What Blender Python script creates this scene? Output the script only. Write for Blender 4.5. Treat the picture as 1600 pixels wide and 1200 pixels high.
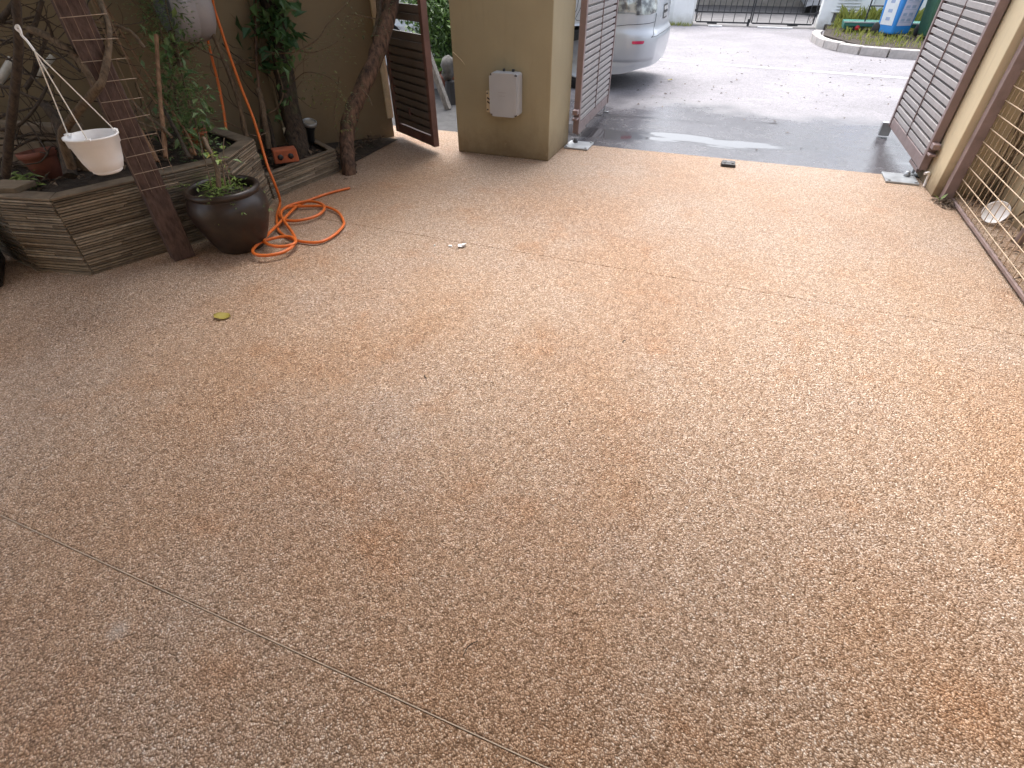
import bpy, bmesh, math, random
from mathutils import Vector, Matrix, Quaternion, noise as mnoise

sc = bpy.context.scene
for o in list(bpy.data.objects):
    bpy.data.objects.remove(o, do_unlink=True)
COL = sc.collection
rad = math.radians

# ------------------------------------------------------------------ camera
cam_d = bpy.data.cameras.new('camera'); cam = bpy.data.objects.new('camera', cam_d); COL.objects.link(cam)
cam_d.sensor_width = 36.0; cam_d.lens = 18.045; cam_d.clip_start = 0.05; cam_d.clip_end = 400
yaw, pitch, roll = rad(21.6), rad(39.9), rad(0.47)
r0 = Vector((math.cos(yaw), math.sin(yaw), 0)); h0 = Vector((-math.sin(yaw), math.cos(yaw), 0))
fw = h0*math.cos(pitch) + Vector((0, 0, -math.sin(pitch))); u0 = r0.cross(fw)
rt = r0*math.cos(roll) - u0*math.sin(roll); up = u0*math.cos(roll) + r0*math.sin(roll)
m = Matrix((rt, up, -fw)).transposed().to_4x4(); m.translation = Vector((0, 0, 1.3))
cam.matrix_world = m
sc.camera = cam

# ------------------------------------------------------------------ world, sun, exposure
SUN_EL, SUN_AZ = rad(62), rad(-22)        # azimuth measured from +Y towards +X
w = bpy.data.worlds.new('World'); sc.world = w; w.use_nodes = True
nt = w.node_tree; nt.nodes.clear()
sky = nt.nodes.new('ShaderNodeTexSky'); sky.sky_type = 'NISHITA'; sky.sun_disc = False
sky.sun_elevation = SUN_EL; sky.sun_rotation = SUN_AZ; sky.air_density = 1.0; sky.dust_density = 4.0; sky.ozone_density = 1.0
hsv = nt.nodes.new('ShaderNodeHueSaturation'); hsv.inputs['Saturation'].default_value = 0.42   # overcast: whitish sky
bg = nt.nodes.new('ShaderNodeBackground'); bg.inputs['Strength'].default_value = 0.15
out = nt.nodes.new('ShaderNodeOutputWorld')
nt.links.new(sky.outputs[0], hsv.inputs['Color']); nt.links.new(hsv.outputs[0], bg.inputs['Color']); nt.links.new(bg.outputs[0], out.inputs['Surface'])
sd = bpy.data.lights.new('sun', 'SUN'); sd.energy = 1.1; sd.angle = rad(50); sd.color = (1.0, 0.97, 0.93)
so = bpy.data.objects.new('sun', sd); COL.objects.link(so)
sdir = Vector((math.sin(SUN_AZ)*math.cos(SUN_EL), math.cos(SUN_AZ)*math.cos(SUN_EL), math.sin(SUN_EL)))
so.rotation_euler = sdir.to_track_quat('Z', 'Y').to_euler(); so.location = (3, 8, 12)
sc.view_settings.view_transform = 'Standard'; sc.view_settings.look = 'None'
sc.view_settings.exposure = 1.63; sc.view_settings.gamma = 1.0
sc.render.engine = 'CYCLES'
cy = sc.cycles
cy.max_bounces = 5; cy.diffuse_bounces = 3; cy.glossy_bounces = 2; cy.transmission_bounces = 4; cy.transparent_max_bounces = 6
cy.sample_clamp_indirect = 6.0; cy.caustics_reflective = False; cy.caustics_refractive = False
cy.use_denoising = True
try:
    cy.denoiser = 'OPENIMAGEDENOISE'; cy.denoising_input_passes = 'RGB_ALBEDO_NORMAL'
except Exception:
    pass

DATA = {'branches': {'shrub': [([(-3.238,1.494,0.489),(-2.909,1.494,0.781),(-2.676,1.505,1.002),(-2.601,1.514,1.097),(-2.545,1.524,1.184),(-2.478,1.536,1.293)],0.018,0.012),([(-3.654,2.063,1.056),(-3.6,2.089,1.093),(-3.537,2.146,1.159)],0.016,0.013),([(-3.086,1.714,0.481),(-3.019,1.708,0.631),(-2.826,1.689,0.742),(-2.664,1.739,0.852),(-2.636,1.767,0.887),(-2.638,1.835,0.963),(-2.673,1.922,1.059),(-2.761,2.002,1.156),(-2.837,2.099,1.266)],0.022,0.009),([(-2.667,1.746,0.861),(-2.701,1.756,0.934),(-2.754,1.767,0.985),(-2.839,1.772,1.028),(-2.935,1.784,1.052),(-3.001,1.792,1.059)],0.014,0.016),([(-3.093,2.093,1.092),(-2.998,2.107,1.065),(-2.936,2.12,1.053),(-2.855,2.154,1.024),(-2.816,2.164,0.955)],0.007,0.009),([(-2.941,1.906,0.941),(-2.933,1.967,0.96),(-2.89,1.98,0.97),(-2.851,2.001,1.008)],0.005,0.007),([(-3.177,1.738,0.422),(-3.299,1.876,0.598),(-3.364,1.914,0.669),(-3.421,1.929,0.71)],0.032,0.024),([(-3.577,1.749,0.61),(-3.469,1.784,0.633),(-3.395,1.83,0.683),(-3.36,1.908,0.754),(-3.36,2.006,0.832)],0.008,0.007),([(-3.669,1.989,0.918),(-3.562,1.973,0.884),(-3.466,1.964,0.832),(-3.367,1.954,0.746)],0.006,0.005),([(-3.656,1.9,0.782),(-3.571,1.902,0.778),(-3.477,1.911,0.746),(-3.392,1.925,0.725)],0.01,0.006),([(-3.607,1.797,0.552),(-3.532,1.841,0.568),(-3.452,1.874,0.57),(-3.367,1.905,0.567)],0.007,0.005),([(-3.66,1.824,0.653),(-3.618,1.85,0.663),(-3.492,1.911,0.691)],0.008,0.004),([(-3.48,1.8,0.468),(-3.423,1.846,0.495),(-3.364,1.888,0.516)],0.004,0.003),([(-3.535,1.863,0.641),(-3.426,1.822,0.578),(-3.326,1.772,0.51)],0.005,0.004),([(-3.502,1.929,0.777),(-3.479,1.984,0.829),(-3.442,2.033,0.899),(-3.41,2.094,0.983)],0.012,0.008),([(-3.774,2.124,1.037),(-3.683,2.154,1.045),(-3.546,2.202,1.07)],0.007,0.005),([(-3.713,2.048,0.972),(-3.647,2.065,0.961),(-3.55,2.056,0.94)],0.006,0.005),([(-3.501,2.054,0.978),(-3.453,2.101,1.041),(-3.396,2.156,1.139)],0.012,0.01),([(-3.567,1.666,0.483),(-3.515,1.761,0.534),(-3.456,1.84,0.565)],0.006,0.005),([(-3.33,2.021,0.96),(-3.225,2.017,0.91),(-3.11,1.993,0.863)],0.006,0.005),([(-3.042,2.049,1.02),(-2.977,2.095,1.012),(-2.913,2.159,0.992)],0.003,0.002),([(-3.089,2.075,1.148),(-2.897,1.99,1.047),(-2.794,1.933,0.969)],0.004,0.003)],'pipes': [([(-3.813,1.968,0.771),(-3.783,2.028,0.825),(-3.76,2.086,0.879)],0.02,0.02),([(-3.652,2.085,0.799),(-3.618,2.135,0.839),(-3.582,2.19,0.885)],0.015,0.015)],'canes': [([(-3.092,2.126,0.879),(-2.966,2.051,0.709),(-2.857,2.002,0.543),(-2.809,1.98,0.466)],0.009,0.011),([(-3.719,2.644,1.17),(-3.456,2.513,0.908),(-3.14,2.355,0.656),(-2.813,2.21,0.444)],0.007,0.009),([(-3.609,2.621,1.127),(-3.37,2.509,0.896),(-3.109,2.376,0.697),(-2.863,2.253,0.544),(-2.76,2.181,0.45)],0.006,0.007),([(-3.077,2.467,0.971),(-2.96,2.257,0.717),(-2.883,2.143,0.587),(-2.833,2.052,0.464)],0.01,0.012),([(-3.026,2.296,0.664),(-2.874,2.204,0.558),(-2.731,2.112,0.454)],0.01,0.01)],'broken': [([(-3.08,2.17,0.703),(-3.035,2.161,0.674),(-2.985,2.147,0.636),(-2.902,2.145,0.598),(-2.809,2.115,0.555)],0.007,0.009),([(-3.064,2.169,0.695),(-3.04,2.135,0.647),(-3.017,2.115,0.615),(-2.876,2.115,0.584)],0.005,0.006),([(-2.909,2.123,0.577),(-2.919,2.053,0.534)],0.003,0.003)],'treeA': [([(-2.992,3.232,0.053),(-3.023,3.267,0.153),(-3.07,3.33,0.306),(-3.122,3.404,0.504),(-3.166,3.476,0.697),(-3.207,3.559,0.902),(-3.257,3.602,1.065),(-3.299,3.648,1.275)],0.078,0.055)],'treeA2': [([(-3.149,3.102,0.211),(-3.153,3.143,0.384),(-3.182,3.196,0.517),(-3.208,3.215,0.581)],0.022,0.018),([(-3.198,3.096,0.195),(-3.213,3.223,0.531),(-3.251,3.317,0.714),(-3.268,3.421,0.93),(-3.259,3.481,1.071)],0.012,0.008),([(-3.155,3.156,0.197),(-3.177,3.202,0.304),(-3.208,3.231,0.413)],0.02,0.01),([(-3.179,3.523,0.848),(-3.137,3.387,0.71),(-3.071,3.318,0.604),(-3.058,3.284,0.53),(-3.097,3.229,0.455),(-3.149,3.183,0.427)],0.004,0.004),([(-3.273,3.387,0.802),(-3.178,3.358,0.789),(-3.086,3.359,0.781),(-2.978,3.404,0.784),(-2.904,3.461,0.815),(-2.834,3.528,0.859),(-2.804,3.602,0.927),(-2.743,3.694,1.003),(-2.686,3.771,1.064)],0.005,0.003),([(-2.938,3.426,0.791),(-2.853,3.453,0.783),(-2.761,3.514,0.81),(-2.704,3.567,0.844)],0.003,0.002),([(-3.045,3.408,0.6),(-2.922,3.401,0.663),(-2.819,3.392,0.67),(-2.713,3.39,0.652),(-2.622,3.376,0.596),(-2.601,3.34,0.516)],0.003,0.0015),([(-3.317,3.16,0.74),(-3.292,3.245,0.745),(-3.257,3.343,0.746)],0.004,0.003),([(-3.313,3.171,0.735),(-3.258,3.321,0.721)],0.004,0.004)],'stemS': [([(-3.088,2.885,0.256),(-3.113,2.898,0.359),(-3.121,2.927,0.504),(-3.162,2.973,0.635),(-3.227,3.016,0.773),(-3.264,3.037,0.876),(-3.293,3.045,0.944),(-3.354,3.083,1.091),(-3.398,3.137,1.218)],0.018,0.011),([(-3.105,2.913,0.356),(-3.156,2.883,0.408),(-3.227,2.856,0.44),(-3.293,2.818,0.459)],0.006,0.004),([(-3.392,2.916,0.891),(-3.301,2.954,0.831),(-3.227,3.016,0.773)],0.005,0.006),([(-3.117,2.908,0.356),(-3.071,2.966,0.338),(-3.06,3.059,0.343)],0.005,0.004)],'treeB': [([(-2.681,3.376,-0.033),(-2.686,3.385,0.042),(-2.714,3.438,0.129),(-2.743,3.51,0.238),(-2.733,3.599,0.363),(-2.693,3.719,0.51),(-2.638,3.864,0.678),(-2.605,4.011,0.859),(-2.593,4.156,1.045),(-2.596,4.298,1.267)],0.055,0.056)],'treeB2': [([(-2.786,3.447,0.28),(-2.813,3.497,0.378),(-2.806,3.563,0.496),(-2.799,3.628,0.612)],0.003,0.002),([(-2.76,3.397,0.135),(-2.783,3.45,0.235),(-2.807,3.489,0.336)],0.003,0.002),([(-2.65,3.67,0.53),(-2.58,3.639,0.497),(-2.533,3.608,0.441)],0.004,0.003),([(-2.626,3.965,0.941),(-2.713,3.871,0.969),(-2.75,3.81,0.98)],0.004,0.002),([(-2.653,3.934,0.824),(-2.702,4.126,0.967),(-2.818,4.324,1.191)],0.02,0.02)],'vine': [([(-2.814,2.19,0.422),(-2.898,2.274,0.506),(-3.003,2.37,0.612),(-3.085,2.465,0.722),(-3.158,2.552,0.852),(-3.217,2.619,0.983),(-3.27,2.674,1.114),(-3.308,2.719,1.228)],0.007,0.005),([(-2.735,2.203,0.433),(-2.846,2.321,0.55),(-2.963,2.424,0.654),(-3.052,2.516,0.765),(-3.147,2.634,0.906),(-3.218,2.709,1.053),(-3.263,2.793,1.197)],0.005,0.003),([(-3.105,2.496,0.766),(-3.078,2.379,0.655),(-2.978,2.257,0.537)],0.003,0.002),([(-3.224,2.694,0.961),(-3.181,2.646,0.888),(-3.106,2.571,0.803)],0.02,0.014),([(-3.319,2.588,1.118),(-3.237,2.597,1.03),(-3.181,2.608,0.955),(-3.078,2.584,0.851)],0.002,0.002),([(-2.681,2.216,0.455),(-2.797,2.329,0.569),(-2.88,2.433,0.675),(-2.844,2.51,0.729)],0.002,0.0015)],'potplant': [([(-2.31,1.884,0.421),(-2.323,1.917,0.478),(-2.348,1.946,0.522),(-2.392,1.973,0.571),(-2.437,2.004,0.61)],0.012,0.009),([(-2.272,1.892,0.429),(-2.296,1.933,0.501),(-2.317,1.951,0.545)],0.004,0.003),([(-2.241,1.898,0.438),(-2.278,1.938,0.514),(-2.294,1.97,0.572),(-2.305,2.009,0.62)],0.003,0.002),([(-2.347,1.874,0.426),(-2.406,1.939,0.509),(-2.454,1.976,0.556)],0.003,0.002)]},'hook': [(-2.565,1.494,1.09),(-2.575,1.493,1.101),(-2.57,1.502,1.109),(-2.564,1.498,1.093),(-2.562,1.493,1.08),(-2.552,1.495,1.062),(-2.538,1.492,1.044),(-2.532,1.491,1.032)],'hangpot': [(-2.546,1.552,0.717)],'hose_drop': [(-3.342,3.226,1.183),(-3.302,3.142,1.072),(-3.256,3.098,0.94),(-3.192,3.044,0.789),(-3.091,2.962,0.622),(-2.988,2.884,0.491),(-2.908,2.81,0.405),(-2.824,2.727,0.322),(-2.76,2.666,0.241),(-2.728,2.648,0.16),(-2.729,2.656,0.06)],'hose_coil': [(-2.728,2.641),(-2.629,2.499),(-2.487,2.334),(-2.398,2.265),(-2.301,2.223),(-2.198,2.205),(-2.092,2.235),(-2.069,2.339),(-2.099,2.478),(-2.153,2.554),(-2.271,2.656),(-2.409,2.698),(-2.535,2.652),(-2.621,2.596),(-2.609,2.507),(-2.547,2.44),(-2.47,2.414),(-2.397,2.441),(-2.344,2.526),(-2.354,2.625),(-2.42,2.706),(-2.526,2.728),(-2.597,2.677),(-2.618,2.573),(-2.564,2.467),(-2.43,2.355),(-2.304,2.261),(-2.214,2.18),(-2.17,2.098),(-2.172,2.019),(-2.222,1.958),(-2.285,1.943),(-2.339,1.973),(-2.371,2.049),(-2.362,2.107),(-2.317,2.17),(-2.257,2.192),(-2.188,2.154),(-2.175,2.105),(-2.224,2.06),(-2.3,2.058),(-2.366,2.096),(-2.41,2.173),(-2.454,2.284),(-2.513,2.442),(-2.576,2.612),(-2.599,2.739),(-2.572,2.865),(-2.533,2.973),(-2.472,3.079)],'feed_hose': [(-3.381,3.087,0.921),(-3.355,3.043,0.783),(-3.304,2.981,0.645),(-3.251,2.906,0.507),(-3.195,2.82,0.386)],'plateL': [(-1.316,4.607,0.0),(-1.318,4.853,0.0),(-1.104,4.81,0.0),(-1.105,4.589,0.0)],'plateR': [(1.159,4.791,0.0),(1.146,4.543,0.0),(1.361,4.564,0.0),(1.365,4.804,0.0)],'stop': [(-0.009,4.649,0.0),(0.108,4.657,0.0),(0.11,4.521,0.0),(-0.005,4.512,0.0)],'bits': [(-1.438,2.462,0.0),(-1.357,2.483,0.0),(-1.29,2.499,0.0)],'leaf': [(-2.021,1.416,0.0)],'twigs': [(-2.626,3.243,0.0),(-0.911,1.359,0.0),(-0.219,1.883,0.0),(-0.3,0.468,0.0),(-0.299,1.318,0.0),(-1.148,0.19,0.0)],'roadleaves': [(-0.9,8.116,0.0),(-1.105,8.397,0.0),(-0.799,7.869,-0.0),(-0.437,8.785,0.0),(-0.572,9.305,0.0),(-0.683,7.909,0.0),(0.713,8.579,0.0)]}


# ------------------------------------------------------------------ helpers
class MB:
    """collects geometry; build() links it as one mesh object"""
    def __init__(self): self.v = []; self.f = []; self.s = []
    def add(self, vs, fs, smooth=False):
        n = len(self.v); self.v += [tuple(p) for p in vs]
        for f in fs: self.f.append(tuple(i+n for i in f)); self.s.append(smooth)
        return self
    def box(self, c, s, M=None, taper=1.0, jit=None):
        x, y, z = s[0]/2, s[1]/2, s[2]/2
        vs = [Vector((sx*x*(taper if sz < 0 else 1), sy*y*(taper if sz < 0 else 1), sz*z)) for sz in (-1, 1) for sx, sy in ((-1,-1),(1,-1),(1,1),(-1,1))]
        if jit: vs = [v+Vector((random.uniform(-jit,jit), random.uniform(-jit,jit), random.uniform(-jit,jit))) for v in vs]
        if M is not None: vs = [M @ v for v in vs]
        vs = [v+Vector(c) for v in vs]
        return self.add(vs, [(0,3,2,1),(4,5,6,7),(0,1,5,4),(1,2,6,5),(2,3,7,6),(3,0,4,7)])
    def prism(self, poly, z0, z1):
        n = len(poly)
        return self.add([(x, y, z0) for x, y in poly]+[(x, y, z1) for x, y in poly],
                        [tuple(range(n-1, -1, -1)), tuple(range(n, 2*n))]+[(i, (i+1) % n, n+(i+1) % n, n+i) for i in range(n)])
    def tube(self, pts, r, n=8, closed=False, cap=True, rough=0.0):
        pts = [Vector(p) for p in pts]; k = len(pts); vs = []; fs = []
        rr = r if isinstance(r, (list, tuple)) else [r]*k
        prev = None
        for i, p in enumerate(pts):
            a = pts[(i-1) % k] if closed else pts[max(i-1, 0)]; b = pts[(i+1) % k] if closed else pts[min(i+1, k-1)]
            t = (b-a)
            t = t.normalized() if t.length > 1e-9 else Vector((0, 0, 1))
            if prev is None:
                nx = t.orthogonal().normalized()
            else:
                nx = (prev - t*prev.dot(t)); nx = nx.normalized() if nx.length > 1e-6 else t.orthogonal().normalized()
            prev = nx; ny = t.cross(nx)
            for j in range(n):
                an = 2*math.pi*j/n; q = rr[i]
                if rough: q *= 1+rough*mnoise.noise(Vector((p.x*40+math.cos(an)*2, p.y*40+math.sin(an)*2, p.z*22)))
                vs.append(p+(nx*math.cos(an)+ny*math.sin(an))*q)
        for i in range(k if closed else k-1):
            for j in range(n):
                a = i*n+j; b = i*n+(j+1) % n; c = ((i+1) % k)*n+(j+1) % n; d = ((i+1) % k)*n+j
                fs.append((a, b, c, d))
        self.add(vs, fs, True)
        if cap and not closed:
            self.add(vs[:n], [tuple(range(n-1, -1, -1))]); self.add(vs[-n:], [tuple(range(n))])
        return self
    def lathe(self, prof, c=(0, 0, 0), n=32, M=None, smooth=True, closed=False):
        vs = []; fs = []; k = len(prof)
        for rr, z in prof:
            for j in range(n):
                a = 2*math.pi*j/n; v = Vector((rr*math.cos(a), rr*math.sin(a), z))
                if M is not None: v = M @ v
                vs.append(v+Vector(c))
        for i in range(k-1):
            for j in range(n):
                fs.append((i*n+j, i*n+(j+1) % n, (i+1)*n+(j+1) % n, (i+1)*n+j))
        return self.add(vs, fs, smooth)
    def leaf(self, p, d, up, L, W, fold=0.25, curl=0.0):
        """a folded leaf blade of four quads"""
        d = Vector(d).normalized(); up = Vector(up); side = d.cross(up)
        side = side.normalized() if side.length > 1e-5 else d.orthogonal().normalized()
        nrm = side.cross(d).normalized(); p = Vector(p)
        a = p; b = p+d*L*.5-nrm*curl*L*.15; e = p+d*L-nrm*curl*L*.5
        l = p+d*L*.42+side*W*.5+nrm*fold*W*.5; r = p+d*L*.42-side*W*.5+nrm*fold*W*.5
        return self.add([a, l, b, e, r], [(0, 2, 1), (1, 2, 3), (0, 4, 2), (2, 4, 3)])
    def build(self, name, mat, parent=None, bevel=0.0, seg=2, M=None, smooth=None, loc=None):
        me = bpy.data.meshes.new(name); me.from_pydata(self.v, [], self.f); me.update()
        for p, s in zip(me.polygons, self.s): p.use_smooth = s if smooth is None else smooth
        if M is not None: me.transform(M)
        if bevel:
            bm = bmesh.new(); bm.from_mesh(me); bmesh.ops.remove_doubles(bm, verts=bm.verts, dist=1e-5)
            bmesh.ops.bevel(bm, geom=[e for e in bm.edges if len(e.link_faces) == 2 and e.calc_face_angle(0) > .5], offset=bevel, segments=seg, affect='EDGES', profile=.5)
            bm.to_mesh(me); bm.free()
        me.materials.append(mat)
        o = bpy.data.objects.new(name, me); COL.objects.link(o)
        if parent is not None: o.parent = parent
        if loc is not None: o.location = loc
        return o

def thing(name, label, cat, loc=(0, 0, 0), rz=0.0, group=None):
    o = bpy.data.objects.new(name, None); COL.objects.link(o); o.empty_display_size = .1
    o.location = loc; o.rotation_euler = (0, 0, rz); o['label'] = label; o['category'] = cat
    if group: o['group'] = group
    return o
def tag(o, label, cat, group=None):
    o['label'] = label; o['category'] = cat
    if group: o['group'] = group
    return o
def kind(o, k):
    o['kind'] = k; return o
def share(o, parent, loc, rot=None):
    c = o.copy(); COL.objects.link(c); c.parent = parent; c.location = loc
    if rot is not None: c.rotation_euler = rot
    return c
def smooth_path(pts, n=6, closed=False):
    P = [Vector(p) for p in pts]; k = len(P); o = []
    rng = range(k if closed else k-1)
    for i in rng:
        p1, p2 = P[i], P[(i+1) % k]
        p0 = P[(i-1) % k] if closed or i > 0 else p1*2-p2
        p3 = P[(i+2) % k] if closed or i+2 < k else p2*2-p1
        for j in range(n):
            t = j/n
            o.append(.5*((2*p1)+(p2-p0)*t+(2*p0-5*p1+4*p2-p3)*t*t+(-p0+3*p1-3*p2+p3)*t**3))
    if not closed: o.append(P[-1])
    return o
def lerp_r(a, b, n): return [a+(b-a)*i/(n-1) for i in range(n)]

# ------------------------------------------------------------------ materials
class NT:
    def __init__(self, name):
        self.m = bpy.data.materials.new(name); self.m.use_nodes = True; self.t = self.m.node_tree
        self.b = self.t.nodes['Principled BSDF']; self.out = self.t.nodes['Material Output']
        self.geo = self.t.nodes.new('ShaderNodeNewGeometry'); self.tc = self.t.nodes.new('ShaderNodeTexCoord')
    def n(self, ty, **kw):
        x = self.t.nodes.new(ty)
        for k, v in kw.items():
            if k in x.inputs.keys(): x.inputs[k].default_value = v
            else: setattr(x, k, v)
        return x
    def l(self, a, b): self.t.links.new(a, b)
    def noise(self, scale, detail=4, rough=.55, vec=None, dim='3D'):
        x = self.n('ShaderNodeTexNoise', noise_dimensions=dim, Scale=scale, Detail=detail, Roughness=rough)
        self.l(vec or self.tc.outputs['Object'], x.inputs['Vector']); return x.outputs['Fac']
    def ramp(self, fac, stops, interp='LINEAR'):
        x = self.n('ShaderNodeValToRGB'); cr = x.color_ramp; cr.interpolation = interp
        while len(cr.elements) > 1: cr.elements.remove(cr.elements[-1])
        cr.elements[0].position = stops[0][0]; c = stops[0][1]; cr.elements[0].color = (*c, 1) if not isinstance(c, (int, float)) else (c, c, c, 1)
        for p, c in stops[1:]:
            e = cr.elements.new(p); e.color = (*c, 1) if not isinstance(c, (int, float)) else (c, c, c, 1)
        self.l(fac, x.inputs[0]); return x.outputs[0]
    def mix(self, fac, a, b, mode='MIX'):
        x = self.n('ShaderNodeMix', data_type='RGBA', blend_type=mode)
        for ix, v in ((0, fac), (6, a), (7, b)):
            s = x.inputs[ix]
            if hasattr(v, 'links'): self.l(v, s)
            elif isinstance(v, (int, float)): s.default_value = v if ix == 0 else (v, v, v, 1)
            else: s.default_value = (*v, 1)
        return x.outputs[2]
    def math(self, op, a, b=None, c=None, clamp=False):
        x = self.n('ShaderNodeMath', operation=op); x.use_clamp = clamp
        for i, v in enumerate((a, b, c)):
            if v is None: continue
            if hasattr(v, 'links'): self.l(v, x.inputs[i])
            else: x.inputs[i].default_value = v
        return x.outputs[0]
    def bump(self, h, strength=.3, dist=.01, normal=None):
        x = self.n('ShaderNodeBump', Strength=strength, Distance=dist); self.l(h, x.inputs['Height'])
        if normal is not None: self.l(normal, x.inputs['Normal'])
        self.l(x.outputs[0], self.b.inputs['Normal']); return x.outputs[0]
    def base(self, v): 
        if hasattr(v, 'links'): self.l(v, self.b.inputs['Base Color'])
        else: self.b.inputs['Base Color'].default_value = (*v, 1)
    def rough(self, v):
        if hasattr(v, 'links'): self.l(v, self.b.inputs['Roughness'])
        else: self.b.inputs['Roughness'].default_value = v
    def set(self, **kw):
        for k, v in kw.items(): self.b.inputs[k.replace('_', ' ')].default_value = v

def plain(name, col, rough=.6, var=.18, scale=9, bump=.15, bscale=60, metallic=0.0, dirt=None, dirt_amt=.5, coat=0.0, island=0.0, dist=.004):
    k = NT(name)
    f = k.noise(scale, 5)
    lo = tuple(c*(1-var) for c in col); hi = tuple(min(1, c*(1+var)) for c in col)
    c = k.ramp(f, [(.3, lo), (.7, hi)])
    if island:
        r = k.geo.outputs['Random Per Island']
        c = k.mix(1.0, c, k.ramp(r, [(0, 1-island), (1, 1+island*.3 if island < 1 else 1)]), 'MULTIPLY')
    if dirt:
        d = k.ramp(k.noise(scale*.6+1.7, 8, .65), [(.5, 0.0), (.72, 1.0)])
        c = k.mix(k.math('MULTIPLY', d, dirt_amt), c, dirt)
    k.base(c); k.rough(k.ramp(k.noise(scale*2.1, 4), [(.3, max(.02, rough-.1)), (.7, min(1, rough+.1))]))
    if bump: k.bump(k.noise(bscale, 6, .6), bump, dist)
    k.set(Metallic=metallic)
    if coat: k.set(Coat_Weight=coat, Coat_Roughness=.08)
    return k.m

def pebble_floor():
    k = NT('pebble_wash')
    pos = k.geo.outputs['Position']
    wob = k.n('ShaderNodeTexNoise', noise_dimensions='2D', Scale=80.0, Detail=1.0); k.l(pos, wob.inputs['Vector'])
    sub = k.n('ShaderNodeVectorMath', operation='SUBTRACT'); k.l(wob.outputs['Color'], sub.inputs[0]); sub.inputs[1].default_value = (.5, .5, .5)
    scl = k.n('ShaderNodeVectorMath', operation='SCALE'); k.l(sub.outputs[0], scl.inputs[0]); scl.inputs['Scale'].default_value = .005
    add = k.n('ShaderNodeVectorMath', operation='ADD'); k.l(pos, add.inputs[0]); k.l(scl.outputs[0], add.inputs[1])
    P = add.outputs[0]
    v1 = k.n('ShaderNodeTexVoronoi', Scale=225.0, voronoi_dimensions='2D'); k.l(P, v1.inputs['Vector'])
    sep = k.n('ShaderNodeSeparateColor'); k.l(v1.outputs['Color'], sep.inputs[0])
    peb = k.ramp(sep.outputs[0], [(0, (.14, .082, .046)), (.12, (.31, .200, .127)), (.36, (.455, .312, .215)), (.62, (.565, .405, .289)), (.86, (.70, .535, .412)), (1, (.90, .79, .69))])
    dist = k.math('SUBTRACT', 1.0, k.math('MULTIPLY', v1.outputs['Distance'], 1.15), clamp=True)
    mortar = k.ramp(v1.outputs['Distance'], [(.36, 0.0), (.60, 1.0)])
    c = k.mix(k.math('MULTIPLY', mortar, .70), peb, (.16, .090, .045))
    c = k.mix(1.0, c, k.ramp(k.noise(30, 2, .6, pos, '2D'), [(.3, .92), (.7, 1.08)]), 'MULTIPLY')
    # rust-brown stains and grey worn patches
    a = k.ramp(k.noise(1.05, 5, .6, pos, '2D'), [(.40, 0.0), (.64, 1.0)])
    c = k.mix(k.math('MULTIPLY', a, .52), c, k.mix(1.0, c, (.92, .74, .55), 'MULTIPLY'))
    sh = k.n('ShaderNodeVectorMath', operation='ADD'); k.l(pos, sh.inputs[0]); sh.inputs[1].default_value = (7.3, 2.1, 0)
    b = k.ramp(k.noise(1.5, 5, .62, sh.outputs[0], '2D'), [(.48, 0.0), (.68, 1.0)])
    c = k.mix(k.math('MULTIPLY', b, .5), c, k.mix(1.0, c, (.94, .98, 1.06), 'MULTIPLY'))
    sh2 = k.n('ShaderNodeVectorMath', operation='ADD'); k.l(pos, sh2.inputs[0]); sh2.inputs[1].default_value = (-3.7, 11.4, 0)
    d = k.ramp(k.noise(3.6, 5, .6, sh2.outputs[0], '2D'), [(.58, 0.0), (.74, 1.0)])
    c = k.mix(k.math('MULTIPLY', d, .34), c, k.mix(1.0, c, (.92, .64, .38), 'MULTIPLY'))
    dd = k.n('ShaderNodeVectorMath', operation='DISTANCE'); k.l(P, dd.inputs[0]); dd.inputs[1].default_value = (-1.148, .19, 0)
    spot = k.ramp(k.math('ADD', dd.outputs['Value'], k.math('MULTIPLY', k.noise(60, 3, .6, pos, '2D'), .03)), [(.018, .38), (.05, 0.0)])
    c = k.mix(spot, c, (.62, .60, .57))       # dried splash of pale cement
    k.base(c)
    k.rough(.36)
    k.bump(dist, .8, .005)
    return k.m

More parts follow.
